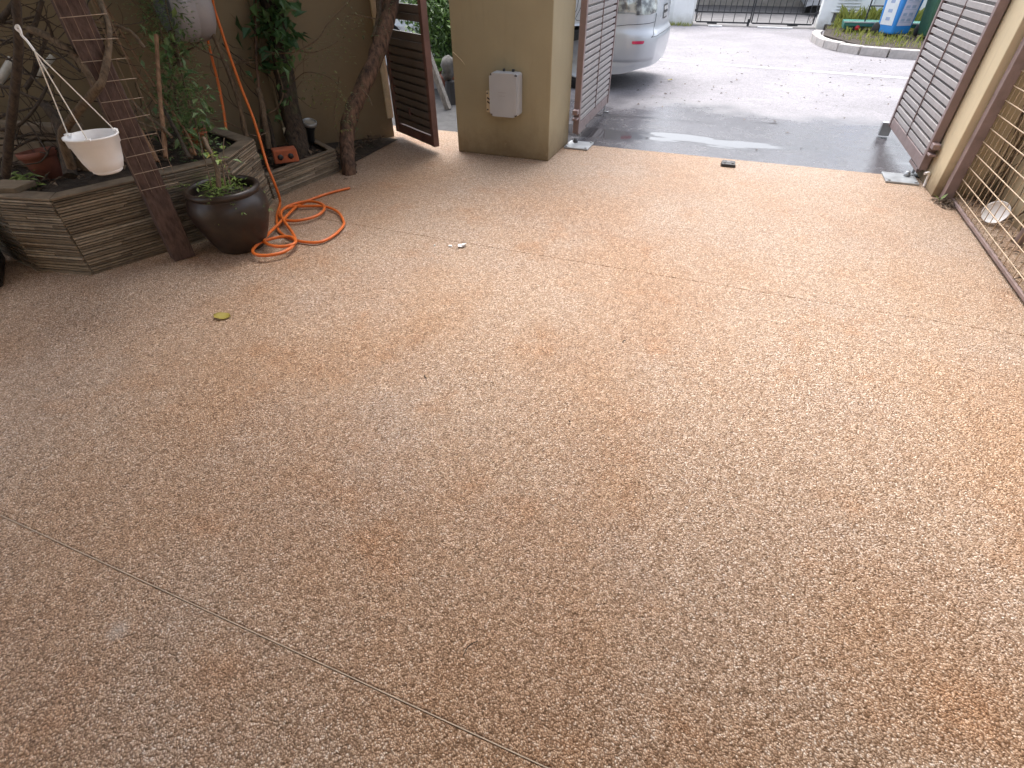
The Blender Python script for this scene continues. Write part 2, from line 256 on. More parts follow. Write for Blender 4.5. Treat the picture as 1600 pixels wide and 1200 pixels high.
def asphalt():
    k = NT('asphalt_wet')
    pos = k.geo.outputs['Position']
    sp = k.n('ShaderNodeSeparateXYZ'); k.l(pos, sp.inputs[0])
    agg = k.n('ShaderNodeTexVoronoi', Scale=120.0, voronoi_dimensions='2D'); k.l(pos, agg.inputs['Vector'])
    sc_ = k.n('ShaderNodeSeparateColor'); k.l(agg.outputs['Color'], sc_.inputs[0])
    c = k.ramp(sc_.outputs[0], [(0, (.175, .166, .177)), (.6, (.24, .228, .247)), (1, (.30, .286, .306))])
    c = k.mix(1.0, c, k.ramp(k.noise(.9, 6, .6, pos, '2D'), [(.3, .84), (.7, 1.14)]), 'MULTIPLY')
    c = k.mix(1.0, c, k.ramp(k.noise(11, 5, .65, pos, '2D'), [(.32, .90), (.6, 1.04)]), 'MULTIPLY')
    # damp zone: an irregular tide line across the road in front of the gate; the ground under the car is dry-dark
    edge = k.math('ADD', sp.outputs[1], k.math('MULTIPLY', k.math('SUBTRACT', k.noise(1.1, 6, .55, pos, '2D'), .5), 1.5))
    wet = k.ramp(k.math('MULTIPLY', edge, .1), [(.63, 1.0), (.72, 0.0)])
    mp_ = k.n('ShaderNodeMapping'); mp_.inputs['Scale'].default_value = (.55, 2.3, 1); mp_.inputs['Location'].default_value = (3.1, .4, 0); k.l(pos, mp_.inputs['Vector'])
    pud = k.ramp(k.math('ADD', k.noise(1.0, 5, .5, mp_.outputs[0], '2D'), k.math('MULTIPLY', k.math('ABSOLUTE', k.math('SUBTRACT', sp.outputs[1], 5.55)), -.22)), [(.47, 0.0), (.56, 1.0)])
    c = k.mix(k.math('MULTIPLY', wet, .82), c, k.mix(1.0, c, (.16, .16, .175), 'MULTIPLY'))
    c = k.mix(k.math('MULTIPLY', pud, .6), c, (.040, .038, .040))
    k.base(c)
    r = k.mix(wet, .82, k.ramp(k.noise(7, 5, .6, pos, '2D'), [(.35, .13), (.65, .30)]))
    r = k.mix(pud, r, .06)
    k.rough(r)
    k.bump(k.mix(k.math('MAXIMUM', pud, k.math('MULTIPLY', wet, .72)), agg.outputs['Distance'], .25), .45, .005)
    return k.m

def cladding():
    k = NT('slate_strips')
    r = k.geo.outputs['Random Per Island']
    c = k.ramp(r, [(0, (.14, .108, .074)), (.4, (.215, .172, .122)), (.85, (.29, .237, .172)), (1, (.42, .36, .28))])
    st = k.n('ShaderNodeMapping'); st.inputs['Scale'].default_value = (9, 9, 60); k.l(k.tc.outputs['Object'], st.inputs['Vector'])
    c = k.mix(1.0, c, k.ramp(k.noise(40, 5, .65), [(.3, .78), (.7, 1.2)]), 'MULTIPLY')
    c = k.mix(1.0, c, k.ramp(k.noise(3.2, 5, .6), [(.3, .6), (.7, 1.25)]), 'MULTIPLY')
    g = k.ramp(k.noise(4.5, 6, .6), [(.56, 0.0), (.72, 1.0)])
    c = k.mix(k.math('MULTIPLY', g, .3), c, (.055, .055, .022))
    k.base(c); k.rough(.72); k.bump(k.noise(6, 5, .65, st.outputs[0]), .5, .006)
    return k.m

def foliage(name, lo, hi, rough=.45, trans=.25):
    k = NT(name)
    r = k.geo.outputs['Random Per Island']
    c = k.ramp(r, [(0, lo), (.6, tuple((a+b)/2 for a, b in zip(lo, hi))), (1, hi)])
    k.base(c); k.rough(rough)
    tr = k.n('ShaderNodeBsdfTranslucent'); k.l(c, tr.inputs['Color'])
    mx = k.n('ShaderNodeMixShader'); mx.inputs[0].default_value = trans
    k.l(k.b.outputs[0], mx.inputs[1]); k.l(tr.outputs[0], mx.inputs[2]); k.l(mx.outputs[0], k.out.inputs['Surface'])
    return k.m

def bark(name, lo, hi, moss=0.0, scale=1.0):
    k = NT(name)
    st = k.n('ShaderNodeMapping'); st.inputs['Scale'].default_value = (28*scale, 28*scale, 9*scale); k.l(k.tc.outputs['Object'], st.inputs['Vector'])
    n = k.noise(2.2, 8, .68, st.outputs[0])
    c = k.ramp(n, [(.34, lo), (.52, tuple((a+b)/2 for a, b in zip(lo, hi))), (.7, hi)])
    if moss:
        g = k.ramp(k.noise(9, 6, .6), [(.55, 0.0), (.68, 1.0)]); c = k.mix(k.math('MULTIPLY', g, moss), c, (.045, .06, .018))
    k.base(c); k.rough(.85); k.bump(n, .8, .012)
    return k.m

def stucco(name, col, dirt=(.16, .11, .06), low=True):
    k = NT(name)
    pos = k.geo.outputs['Position']; sp = k.n('ShaderNodeSeparateXYZ'); k.l(pos, sp.inputs[0])
    c = k.ramp(k.noise(2.2, 6, .6, pos), [(.3, tuple(x*.90 for x in col)), (.7, tuple(min(1, x*1.07) for x in col))])
    if low:   # splash marks and grime with a ragged upper edge near the foot of the wall
        hgt = k.math('ADD', sp.outputs[2], k.math('MULTIPLY', k.math('SUBTRACT', k.noise(7, 8, .7, pos), .5), .34))
        d = k.ramp(hgt, [(.02, .75), (.10, .40), (.22, 0.0)])
        c = k.mix(d, c, dirt)
        sp2 = k.ramp(k.noise(22, 8, .7, pos), [(.60, 0.0), (.72, 1.0)])
        c = k.mix(k.math('MULTIPLY', sp2, k.math('MULTIPLY', d, .7)), c, (.45, .36, .25))
    st = k.n('ShaderNodeMapping'); st.inputs['Scale'].default_value = (14, 14, 1.2); k.l(pos, st.inputs['Vector'])
    run = k.ramp(k.noise(1.4, 5, .6, st.outputs[0]), [(.56, 0.0), (.75, 1.0)])
    c = k.mix(k.math('MULTIPLY', run, .14), c, dirt)
    k.base(c); k.rough(.78)
    k.bump(k.noise(140, 6, .65, pos), .22, .004)
    return k.m

M = {}
M['floor'] = pebble_floor(); M['road'] = asphalt(); M['clad'] = cladding()
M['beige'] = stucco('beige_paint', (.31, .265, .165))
M['beige_lit'] = stucco('beige_paint_lit', (.58, .49, .33))  # same beige paint, lightened: stronger light at right put into the colour
M['wallL'] = stucco('beige_paint_shaded', (.19, .145, .085))  # same beige paint, darkened: shade on the left wall put into the colour
M['white_wall'] = stucco('white_paint', (.80, .82, .82), (.45, .43, .38))
M['inner'] = stucco('house_paint', (.60, .48, .32), low=False)
M['ceil'] = plain('ceiling_board', (.58, .46, .32), .8)
M['concrete'] = plain('concrete', (.30, .28, .255), .8, .2, 5, .4, 90, dirt=(.12, .11, .09), dirt_amt=.5)
M['fardrive'] = plain('worn_far_concrete', (.15, .145, .15), .8, .2, 3, .3, 60, dirt=(.08, .075, .075), dirt_amt=.6)
M['lump'] = plain('weathered_stone', (.11, .105, .10), .85, .35, 14, .8, 40)
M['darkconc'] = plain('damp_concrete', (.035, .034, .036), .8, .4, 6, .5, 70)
M['kerb'] = plain('kerb_stone', (.46, .43, .41), .85, .25, 6, .5, 60, dirt=(.20, .17, .15), dirt_amt=.7)
M['soil'] = plain('soil', (.035, .024, .016), .9, .5, 20, 1.0, 45, dist=.02)
M['coping'] = plain('cement_coping', (.17, .13, .09), .85, .3, 9, .5, 60, dirt=(.05, .045, .03), dirt_amt=.7)
M['gframe'] = plain('gate_frame_paint', (.225, .162, .158), .42, .12, 8, .06, 60, dirt=(.11, .07, .055), dirt_amt=.3)
M['gslat'] = plain('gate_slat_paint', (.33, .308, .306), .45, .10, 6, .05, 60, island=.12, dirt=(.12, .10, .09), dirt_amt=.25)
M['sframe'] = plain('side_gate_paint', (.155, .085, .075), .45, .18, 8, .08, 60, dirt=(.06, .035, .03), dirt_amt=.5)
M['sslat'] = plain('side_gate_slat_paint', (.135, .115, .105), .35, .15, 6, .05, 60)
M['mframe'] = plain('mesh_frame_paint', (.26, .195, .19), .5, .2, 7, .1, 60, dirt=(.08, .06, .05), dirt_amt=.5)
M['wirepale'] = plain('weld_wire_pale', (.44, .34, .24), .5, .2, 25, .1, 80, metallic=.1)
M['wire'] = plain('weld_wire', (.36, .28, .21), .5, .25, 25, .1, 80, metallic=.2)
M['wirebrown'] = plain('rusty_wire', (.20, .13, .09), .6, .25, 25, .1, 80, metallic=.2)
M['steel'] = plain('galvanised_steel', (.34, .36, .38), .42, .15, 14, .1, 60, metallic=.55)
M['bolt'] = plain('bolt_metal', (.08, .08, .085), .45, .2, 30, .1, 60, metallic=.6)
M['plastic_grey'] = plain('grey_plastic', (.38, .39, .41), .5, .06, 5, .03, 90)
M['plastic_dark'] = plain('dark_gasket', (.03, .03, .035), .5, .1, 5, .03, 90)
M['plastic_mid'] = plain('reel_plastic', (.33, .32, .34), .42, .06, 5, .05, 90, dirt=(.15, .13, .11), dirt_amt=.3)
M['plastic_reel_dark'] = plain('reel_side_plastic', (.11, .115, .13), .5, .1, 5, .05, 90)
M['cream'] = plain('cream_plastic', (.58, .48, .32), .6, .12, 20, .2, 60, dirt=(.2, .15, .09), dirt_amt=.5)
M['white'] = plain('white_plastic', (.80, .80, .81), .38, .04, 8, .03, 60, dirt=(.42, .38, .32), dirt_amt=.18)
M['whitewire'] = plain('white_wire', (.75, .72, .66), .5, .08, 20, .0)
M['glaze'] = plain('brown_glaze', (.022, .013, .010), .42, .5, 7, .12, 14, coat=.05, dirt=(.06, .04, .022), dirt_amt=.55)
M['terracotta'] = plain('terracotta', (.19, .065, .042), .75, .2, 12, .25, 70, dirt=(.10, .045, .03), dirt_amt=.5)
M['redbrick'] = plain('red_clay', (.36, .10, .045), .8, .2, 18, .4, 60)
M['hose'] = plain('orange_hose', (.62, .14, .022), .4, .10, 12, .04, 90)
M['wood'] = bark('brown_timber', (.045, .026, .022), (.135, .085, .07), scale=.8)
M['wood_grey'] = bark('grey_timber', (.13, .12, .11), (.36, .34, .32), scale=.9)
M['bark_dark'] = bark('dark_bark', (.010, .007, .005), (.085, .058, .038), moss=.4)
M['bark_red'] = bark('flaky_bark', (.010, .006, .005), (.20, .115, .075), moss=.4, scale=.55)
M['twig'] = bark('twig_bark', (.055, .036, .022), (.19, .135, .085))
M['twig_dark'] = bark('dark_twig_bark', (.016, .011, .009), (.085, .06, .04))
M['cane'] = bark('bamboo_cane', (.12, .062, .032), (.29, .17, .095), scale=.6)
M['pipe'] = plain('pale_pipe', (.46, .46, .43), .5, .1, 20, .1, 60, dirt=(.15, .14, .1), dirt_amt=.6)
M['leafA'] = foliage('vine_leaf', (.06, .12, .04), (.22, .31, .12))
M['leafB'] = foliage('ivy_leaf', (.03, .085, .03), (.11, .20, .07))
M['leafC'] = foliage('fern_leaf', (.06, .075, .022), (.20, .22, .06))
M['leafY'] = foliage('bright_leaf', (.09, .15, .03), (.22, .30, .06))
M['grass'] = foliage('grass_blade', (.16, .20, .03), (.42, .42, .10))
M['bush'] = foliage('bush_leaf', (.035, .08, .018), (.15, .25, .07), trans=.35)
M['leafdead'] = foliage('dead_leaf', (.05, .03, .02), (.22, .16, .11), rough=.8)
M['leafyellow'] = foliage('yellow_leaf', (.33, .27, .05), (.40, .33, .08), rough=.5)
M['paper'] = plain('white_scrap', (.82, .82, .82), .6, .05, 40, .3, 120)
M['rubber'] = plain('black_rubber', (.022, .021, .022), .55, .2, 30, .1, 80)
M['tubblack'] = plain('black_tub_plastic', (.006, .005, .006), .35, .3, 8, .1, 20)
M['strip'] = plain('joint_strip', (.46, .37, .28), .5, .2, 20, .1, 60)
M['joint'] = plain('joint_dirt', (.13, .085, .052), .9, .3, 30, .3, 80)
M['line'] = plain('road_paint', (.78, .78, .77), .7, .06, 12, .25, 90, dirt=(.35, .34, .34), dirt_amt=.5)
M['blackmetal'] = plain('black_gate_paint', (.018, .020, .024), .4, .2, 12, .05, 60)
M['blue'] = plain('blue_bin_plastic', (.035, .25, .66), .42, .06, 6, .04, 60)
M['green'] = plain('green_bin_plastic', (.035, .105, .06), .45, .08, 6, .04, 60)
M['cartgreen'] = plain('green_cart_paint', (.03, .16, .13), .45, .15, 10, .1, 60)
M['sticker'] = plain('white_sticker', (.72, .76, .80), .5, .05, 10, .0)
M['sticker_lilac'] = plain('lilac_sticker', (.62, .62, .78), .5, .05, 10, .0)
M['ink'] = plain('sticker_print', (.36, .44, .62), .6, .1, 10, .0)
M['red'] = plain('red_plastic', (.60, .03, .04), .4, .1, 10, .02)
M['lampred'] = plain('red_lens', (.55, .02, .09), .12, .1, 10, .0, coat=.8)
M['louver'] = plain('louver_white', (.70, .72, .72), .5, .05, 8, .05, 60)
M['recess'] = plain('grey_recess', (.17, .16, .17), .7, .15, 8, .1, 60)
M['tyre'] = plain('tyre', (.015, .015, .016), .75, .2, 20, .3, 60)
M['plate'] = plain('plate_black', (.012, .012, .014), .35, .1, 10, 0)
M['plate_white'] = plain('plate_letter', (.8, .8, .8), .5, .03, 10, 0)
def carpaint():
    k = NT('silver_car_paint'); k.base(k.ramp(k.noise(900, 2), [(.3, (.44, .465, .50)), (.7, (.52, .55, .59))])); k.set(Metallic=.4, Roughness=.40, Coat_Weight=.45, Coat_Roughness=.12); return k.m
M['car'] = carpaint()
def carglass():
    k = NT('dark_car_glass'); k.base((.015, .017, .02)); k.set(Roughness=.04, Coat_Weight=.5); return k.m
M['carglass'] = carglass()
def lens():
    k = NT('clear_lens'); k.base(k.ramp(k.noise(14, 3), [(.4, (.10, .11, .12)), (.6, (.42, .46, .46))])); k.set(Metallic=.3, Roughness=.06, Coat_Weight=1.0); return k.m
M['lens'] = lens()
def lampglass():
    k = NT('spot_glass'); k.base((.45, .42, .36)); k.set(Roughness=.2, Metallic=.4); return k.m
M['spot'] = lampglass()
random.seed(7)
# ================================================================== THE SETTING
g = MB(); g.add([(-150, -60, -.08), (150, -60, -.08), (150, 250, -.08), (-150, 250, -.08)], [(0, 1, 2, 3)])
kind(g.build('ground', M['concrete']), 'structure')
g = MB(); g.add([(-70, 4.776, -.012), (70, 4.776, -.012), (70, 16.2, -.012), (-70, 16.2, -.012)], [(0, 1, 2, 3)])
road = kind(g.build('road', M['road']), 'structure')
# painted line on the road, in worn dashes butted end to end
mk = MB(); x0, y0, x1, y1 = -9.0, 11.15, 9.0, 8.2
d = Vector((x1-x0, y1-y0, 0)).normalized(); nn = Vector((-d.y, d.x, 0))
for i in range(60):
    a = Vector((x0, y0, -.008))+d*(i*.3); b = a+d*.3; wv = .05+.004*math.sin(i*1.7)
    mk.add([a-nn*wv, b-nn*.05, b+nn*.05, a+nn*wv], [(0, 1, 2, 3)])
mk.build('road_marking', M['line'], road)
# driveway of pebble wash in three poured bays with open joints
g = MB(); g.box((-1.3, .9, -.040), (6.2, 7.76, .06)); drive = kind(g.build('driveway', M['joint']), 'structure')
for ya, yb in ((-3.0, .3085), (.3120, 2.5554), (2.5566, 4.774)):
    s = MB(); s.box((-1.3, (ya+yb)/2, -.025), (6.2, yb-ya, .05)); s.build('paving_bay', M['floor'], drive, bevel=.003, seg=1)
s = MB(); s.box((-1.3, .31025, -.01), (6.2, .0025, .0212)); s.build('joint_strip', M['strip'], drive)
g = MB(); g.add([(-4.4, 4.776, -.008), (-2.2, 4.776, -.008), (-2.2, 6.6, -.008), (-4.4, 6.6, -.008)], [(0, 1, 2, 3)])
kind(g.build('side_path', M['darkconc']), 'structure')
# the porch behind and above the camera
g = MB(); g.box((-1.1, -.22, 2.62), (4.2, 4.96, .16)); kind(g.build('ceiling', M['ceil']), 'structure')
g = MB(); g.box((-1.4, -2.78, 1.35), (6.6, .16, 2.7)); kind(g.build('house_wall', M['inner']), 'structure')

# ================================================================== WALLS AND PILLARS
WD = Vector((.439, .898, 0)); WN = Vector((.898, -.439, 0)); W0 = Vector((-2.92, 4.43, 0))     # left wall: direction, face normal, gate end
def wall_pt(t, out=0.0, z=0.0): return W0-WD*t+WN*out+Vector((0, 0, z))
wl = thing('boundary_wall', 'beige garden wall, colour darkened for shade, behind the planters and shrubs', 'wall', tuple(W0))
def on_wall(mb, t0, t1, o0, o1, z0, z1):
    a, b, c, e = wall_pt(t0, o0)-W0, wall_pt(t1, o0)-W0, wall_pt(t1, o1)-W0, wall_pt(t0, o1)-W0
    mb.add([(p.x, p.y, z) for z in (z0, z1) for p in (a, b, c, e)], [(0, 1, 2, 3), (7, 6, 5, 4), (0, 4, 5, 1), (1, 5, 6, 2), (2, 6, 7, 3), (3, 7, 4, 0)])
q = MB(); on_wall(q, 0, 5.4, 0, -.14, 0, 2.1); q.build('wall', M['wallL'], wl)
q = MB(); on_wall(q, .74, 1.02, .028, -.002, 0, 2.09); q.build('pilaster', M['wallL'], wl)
q = MB(); on_wall(q, -.012, .05, .012, -.15, .16, 2.11); q.build('lit_end_strip', M['cream'], wl)  # pale strip paints in the light on the wall's end reveal
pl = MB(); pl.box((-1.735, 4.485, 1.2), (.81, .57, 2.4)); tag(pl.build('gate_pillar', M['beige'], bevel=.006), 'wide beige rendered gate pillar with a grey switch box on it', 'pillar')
pl = MB(); pl.box((1.72, 4.66, 1.2), (.64, .60, 2.4)); tag(pl.build('gate_pillar', M['beige_lit'], bevel=.006), 'beige rendered pillar beside the wire mesh panel at right', 'pillar')
pl = MB(); pl.box((1.79, 1.55, .9), (.14, 5.6, 1.8)); tag(pl.build('boundary_wall', M['beige_lit']), 'beige wall seen through the wire mesh panel at right', 'wall')
pl = MB(); pl.box((1.615, 1.6, .01), (.21, 5.4, .04)); kind(pl.build('planting_strip', M['floor']), 'structure')

# ================================================================== GATE LEAVES
def gate_leaf(name, label, loc, rz, L, H, z0, frame, slat, group, pitch=.052, sh=.036, slots=(), mid=True, back=0):
    """local: hinge at x=0, leaf along +x, thickness in y"""
    t = thing(name, label, 'gate', loc, rz, group)
    s1 = MB(); s1.box((.024, 0, z0+H/2), (.048, .052, H)); s1.build('stile', frame, t, bevel=.003, seg=1)
    s2 = MB(); s2.box((L-.022, 0, z0+H/2), (.044, .052, H)); s2.build('stile', frame, t, bevel=.003, seg=1)
    r1 = MB(); r1.box((L/2+.002, 0, z0+.038), (L-.096, .040, .076)); r1.build('rail', frame, t, bevel=.002, seg=1)
    r2 = MB(); r2.box((L/2+.002, 0, z0+H-.03), (L-.096, .040, .06)); r2.build('rail', frame, t, bevel=.002, seg=1)
    base = MB(); base.box((0, 0, 0), (L-.096, .018 if back else .026, sh)); first = None
    z = z0+.076+sh/2+.010
    while z < z0+H-.08:
        if not any(a < z < b for a, b in slots):
            if first is None: first = base.build('slat', slat, t, bevel=.002, seg=1, loc=(L/2+.002, 0, z)); sl = first
            else: sl = share(first, t, (L/2+.002, 0, z))
            sl.rotation_euler = (rad(random.uniform(-1.5, 1.5)), 0, 0); sl.location.y = random.uniform(-.002, .002)-back*.010
            if back and not any(a < z+pitch/2 < b for a, b in slots): b2 = share(first, t, (L/2+.002, back*.014, z+pitch/2), (rad(random.uniform(-1, 1)), 0, 0))
        z += pitch
    if mid:
        for sy in (-1, 1):
            b = MB(); b.box((L*.5, sy*.0195, z0+H/2), (.007, .011, H-.15)); b.build('centre_bar', frame, t)
    return t
gl = gate_leaf('swing_gate', 'brown slatted gate leaf swung out beside the wide beige pillar', (-1.275, 4.80, 0), rad(91.5), 1.33, 1.75, .075, M['gframe'], M['gslat'], 'driveway gate leaves', back=1)
gr = gate_leaf('swing_gate', 'brown slatted gate leaf swung out beside the right-hand pillar', (1.365, 4.66, 0), rad(90.3), 1.33, 1.75, .085, M['gframe'], M['gslat'], 'driveway gate leaves', back=-1)
ha, hb = Vector((-2.875, 4.445)), Vector((-2.29, 4.095))
gs = gate_leaf('side_gate', 'dark brown slatted side gate standing half open by the leaning tree', (ha.x, ha.y, 0), math.atan2(hb.y-ha.y, hb.x-ha.x), (hb-ha).length, 1.75, .05, M['sframe'], M['sslat'], None, pitch=.060, sh=.045, slots=((.84, .925), (1.0, 1.09)), mid=False, back=1)
for t, sx in ((gl, 1), (gr, -1)):     # hinge brackets, drop bolt
    for z in (.20, .255, 1.3):
        b = MB(); b.box((-.03, sx*.0, z), (.075, .045, .016 if z < .22 else .036)); b.build('hinge_bracket', M['gframe'], t, bevel=.003, seg=1)
    b = MB(); b.tube([(.16, -sx*.004, .10), (.16, -sx*.004, .016)], .009, 10); b.build('drop_pin', M['steel'], t)
    b = MB(); b.box((.20, 0, .062), (.26, .03, .026)); b.build('shoe', M['gframe'], t, bevel=.002, seg=1)
b = MB(); b.tube([(1.27, 0, .09), (1.27, -.0, -.004), (1.27, -.05, -.004)], .008, 8); b.build('foot_bolt', M['steel'], gl)
b = MB(); b.box((1.345, .03, .055), (.05, .085, .11)); b.build('stop_foot', M['steel'], gr, bevel=.004)
b = MB(); b.box((.30, 0, .26), (.03, .05, .06)); b.build('lock_box', M['sframe'], gs, bevel=.004)
for nm, cx, lab in (('base_plate', -1.21, 'steel base plate under the gate leaf beside the wide beige pillar'), ('base_plate', 1.258, 'steel base plate under the gate leaf at the right-hand pillar')):
    t = thing(nm, lab, 'base plate', (cx, 4.705 if cx < 0 else 4.68, 0), 0, 'gate base plates')
    p = MB(); p.box((0, 0, .007), (.212, .225, .014)); p.build('plate', M['steel'], t, bevel=.002, seg=1)
    s = 1 if cx < 0 else -1
    p = MB(); p.lathe([(.022, .014), (.022, .032), (.016, .036), (.016, .048), (0, .048)], (-.05*s, .06, 0), 12); p.build('socket', M['bolt'] if cx < 0 else M['steel'], t)
    for bx, by in ((-.085, -.09), (.085, -.09), (.085, .09)):
        p = MB(); p.lathe([(.011, .014), (.011, .021), (0, .0225)], (bx, by, 0), 6, smooth=False); p.build('bolt', M['steel'], t)
wp = MB(); wp.tube(smooth_path([(1.392, 4.56, .005), (1.392, 4.57, .05), (1.39, 4.565, .085), (1.375, 4.55, .10), (1.352, 4.535, .097)], 4), .009, 8)
tag(wp.build('conduit', M['white']), 'short white bent conduit at the foot of the right-hand pillar', 'conduit')
rs = thing('gate_stop', 'small black rubber gate stop bolted to the driveway edge', 'gate stop', (.05, 4.585, 0), rad(3))
p = MB(); p.add([(-.056, -.045, .001), (.056, -.045, .001), (.056, .045, .001), (-.056, .045, .001), (-.052, -.040, .022), (.052, -.040, .022), (.048, .038, .030), (-.048, .038, .030)], [(3, 2, 1, 0), (4, 5, 6, 7), (0, 1, 5, 4), (1, 2, 6, 5), (2, 3, 7, 6), (3, 0, 4, 7)])
p.build('block', M['rubber'], rs, bevel=.003)
for sx in (-1, 1):
    p = MB(); p.lathe([(.011, .0), (.011, .003), (0, .003)], (sx*.03, -.012, .0245), 14, M=Matrix.Rotation(rad(6), 3, 'X')); p.build('bolt_hole', M['rubber'], rs)
p = MB(); p.box((0, .012, .0272), (.026, .024, .004), M=Matrix.Rotation(rad(6), 3, 'X')); p.build('pad', M['recess'], rs)

# ================================================================== SWITCH BOX ON THE PILLAR
bx = thing('switch_box', 'grey weatherproof switch box mounted on the wide beige pillar', 'switch box', (-1.665, 4.20, .335))
p = MB(); p.box((0, -.055, .145), (.225, .11, .29)); p.build('body', M['plastic_grey'], bx, bevel=.02, seg=3)
p = MB(); p.box((0, -.114, .145), (.214, .010, .276)); p.build('gasket', M['plastic_dark'], bx, bevel=.004)
p = MB(); p.add([(x, y, z) for y in (-.120, -.136) for x, z in ((-.088, .0), (.088, .0), (.088, .018), (.108, .018), (.108, .27), (.088, .27), (.088, .29), (-.088, .29), (-.088, .27), (-.108, .27), (-.108, .018), (-.088, .018))],
              [tuple(range(12)), tuple(range(23, 11, -1))]+[(i, (i+1) % 12, 12+(i+1) % 12, 12+i) for i in range(12)])
bm = p.build('lid', M['plastic_grey'], bx, bevel=.002, seg=1)
for sx in (-1, 1):
    for z in (.010, .280):
        p = MB(); p.lathe([(.007, 0), (.007, .006), (0, .006)], (sx*.098, -.120, z), 10, M=Matrix.Rotation(rad(90), 3, 'X')); p.build('screw', M['bolt'], bx)
for z, ww in ((.165, .07), (.142, .05)):
    p = MB(); p.box((-.005, -.1365, z), (ww, .0012, .004)); p.build('embossed_mark', M['plastic_mid'], bx)
for xx in (-.03, .045):
    p = MB(); p.box((xx, -.03, .297), (.016, .02, .02)); p.build('cable_gland', M['plastic_dark'], bx, bevel=.003)
cp = thing('junction_plate', 'small cream junction plate half hidden behind the switch box', 'junction plate', (-1.80, 4.20, .335))
p = MB(); p.box((0, -.02, .075), (.095, .04, .15)); p.build('plate', M['cream'], cp, bevel=.004)
for z in (.058, .085):
    p = MB(); p.box((0, -.041, z), (.085, .004, .010), M=Matrix.Rotation(rad(28), 3, 'Y')); p.build('slot', M['plastic_dark'], cp)
for xx in (-.035, .0):
    for z in (.02, .135):
        p = MB(); p.lathe([(.006, 0), (.006, .004), (0, .004)], (xx, -.040, z), 8, M=Matrix.Rotation(rad(90), 3, 'X')); p.build('screw', M['bolt'], cp)
st = MB(); st.tube([(-2.125, 4.185, .73), (-2.06, 4.19, .68), (-2.03, 4.195, .645)], [.0035, .003, .001], 6)
tag(st.build('straw', M['cream']), 'pale dry stalk poking past the left edge of the wide pillar', 'stalk')

# ================================================================== WIRE MESH PANEL AT RIGHT
mp = thing('mesh_panel', 'welded wire mesh panel in a brown frame along the right side', 'mesh panel', (1.5, 4.32, 0))
p = MB(); p.box((-.03, -.01, 1.0), (.06, .065, 2.0)); p.build('post', M['mframe'], mp, bevel=.004)
p = MB(); p.box((-.03, -3.2, 1.0), (.06, .06, 2.0)); p.build('post', M['mframe'], mp, bevel=.004)
p = MB(); p.box((0, -1.6, .022), (.016, 3.13, .014)); p.build('bottom_rail', M['mframe'], mp)
p = MB(); p.box((0, -1.6, 1.97), (.03, 3.13, .03)); p.build('top_rail', M['mframe'], mp)
hw = MB(); hw.tube([(0, 0, 0), (0, -3.13, 0)], .0031, 6); f0 = None
for i in range(24):
    z = .075+i*.077
    if f0 is None: f0 = hw.build('wire', M['wirepale'], mp, loc=(-.0045, -.04, z))
    else: share(f0, mp, (-.0045, -.04, z))
vw = MB(); vw.tube([(0, 0, 0), (0, 0, 1.93)], .0023, 6); f0 = None
for i in range(41):
    y = -.075-i*.077
    if f0 is None: f0 = vw.build('wire', M['wirepale'], mp, loc=(.003, y, .025))
    else: share(f0, mp, (.003, y, .025))
pp = MB(); pp.tube([(1.66, 3.58, .03), (1.665, 3.58, 1.75)], .022, 12); tag(pp.build('downpipe', M['mframe']), 'dark brown pipe standing behind the wire mesh panel', 'pipe')
dish = MB(); dish.lathe([(0, 0), (.055, .002), (.085, .018), (.092, .03), (.087, .03), (.078, .02), (.05, .010), (0, .008)], (0, 0, 0), 28)
do = dish.build('dish', M['white']); do.location = (1.60, 3.86, .095); do.rotation_euler = Vector((-.55, -.75, .5)).to_track_quat('Z', 'Y').to_euler(); do.scale = (.72, .72, .72); tag(do, 'round white dish leaning behind the wire mesh panel', 'dish')
dc = thing('dry_creeper', 'dry brown creeper stems behind the wire mesh panel', 'creeper', (1.7, 4.2, 0))
random.seed(21)
for i in range(14):
    x = random.uniform(1.60, 1.71); y = random.choice([random.uniform(4.12, 4.33), random.uniform(4.05, 4.33), random.uniform(3.6, 4.3)]); z = .04
    pts = []
    n = random.randint(6, 13)
    for j in range(n):
        pts.append((x-1.7, y-4.2, z)); x = min(1.712, max(1.56, x+random.uniform(-.05, .05))); y = min(4.335, y+random.uniform(-.06, .06)); z += random.uniform(.05, .19)
    b = MB(); b.tube(smooth_path(pts, 3), random.uniform(.002, .006), 5); b.build('stem', M['twig'], dc)
# litter heap at the foot of the frame
lt = MB(); random.seed(5)
for i in range(170):
    a = random.random()*6.28; r = random.random()**.7
    p0 = Vector((1.47+r*.075*math.cos(a), 4.22+r*.11*math.sin(a), .006+random.random()*.035*(1-r)))
    lt.leaf(p0, (random.uniform(-1, 1), random.uniform(-1, 1), random.uniform(-.1, .3)), (0, 0, 1), random.uniform(.02, .05), random.uniform(.008, .016), .3, .4)
for i in range(190):
    p0 = Vector((random.uniform(1.53, 1.71), random.uniform(2.0, 4.3), .034+random.random()*.02))
    lt.leaf(p0, (random.uniform(-1, 1), random.uniform(-1, 1), random.uniform(-.1, .3)), (0, 0, 1), random.uniform(.02, .055), random.uniform(.008, .018), .3, .4)
kind(tag(lt.build('leaf_litter', M['leafdead']), 'dead leaf litter gathered along the foot of the mesh panel', 'leaf litter'), 'stuff')
sp = thing('seedling', 'tiny green seedling at the foot of the mesh panel post', 'seedling', (1.42, 4.24, 0))
b = MB(); b.leaf((0, 0, .02), (.5, .3, .6), (0, 0, 1), .06, .022); b.leaf((0, 0, .02), (-.6, .2, .35), (0, 0, 1), .055, .02); b.build('leaf', M['leafY'], sp)
b = MB(); b.tube([(0, 0, 0), (0, 0, .024)], .002, 5); b.build('stem', M['leafY'], sp)

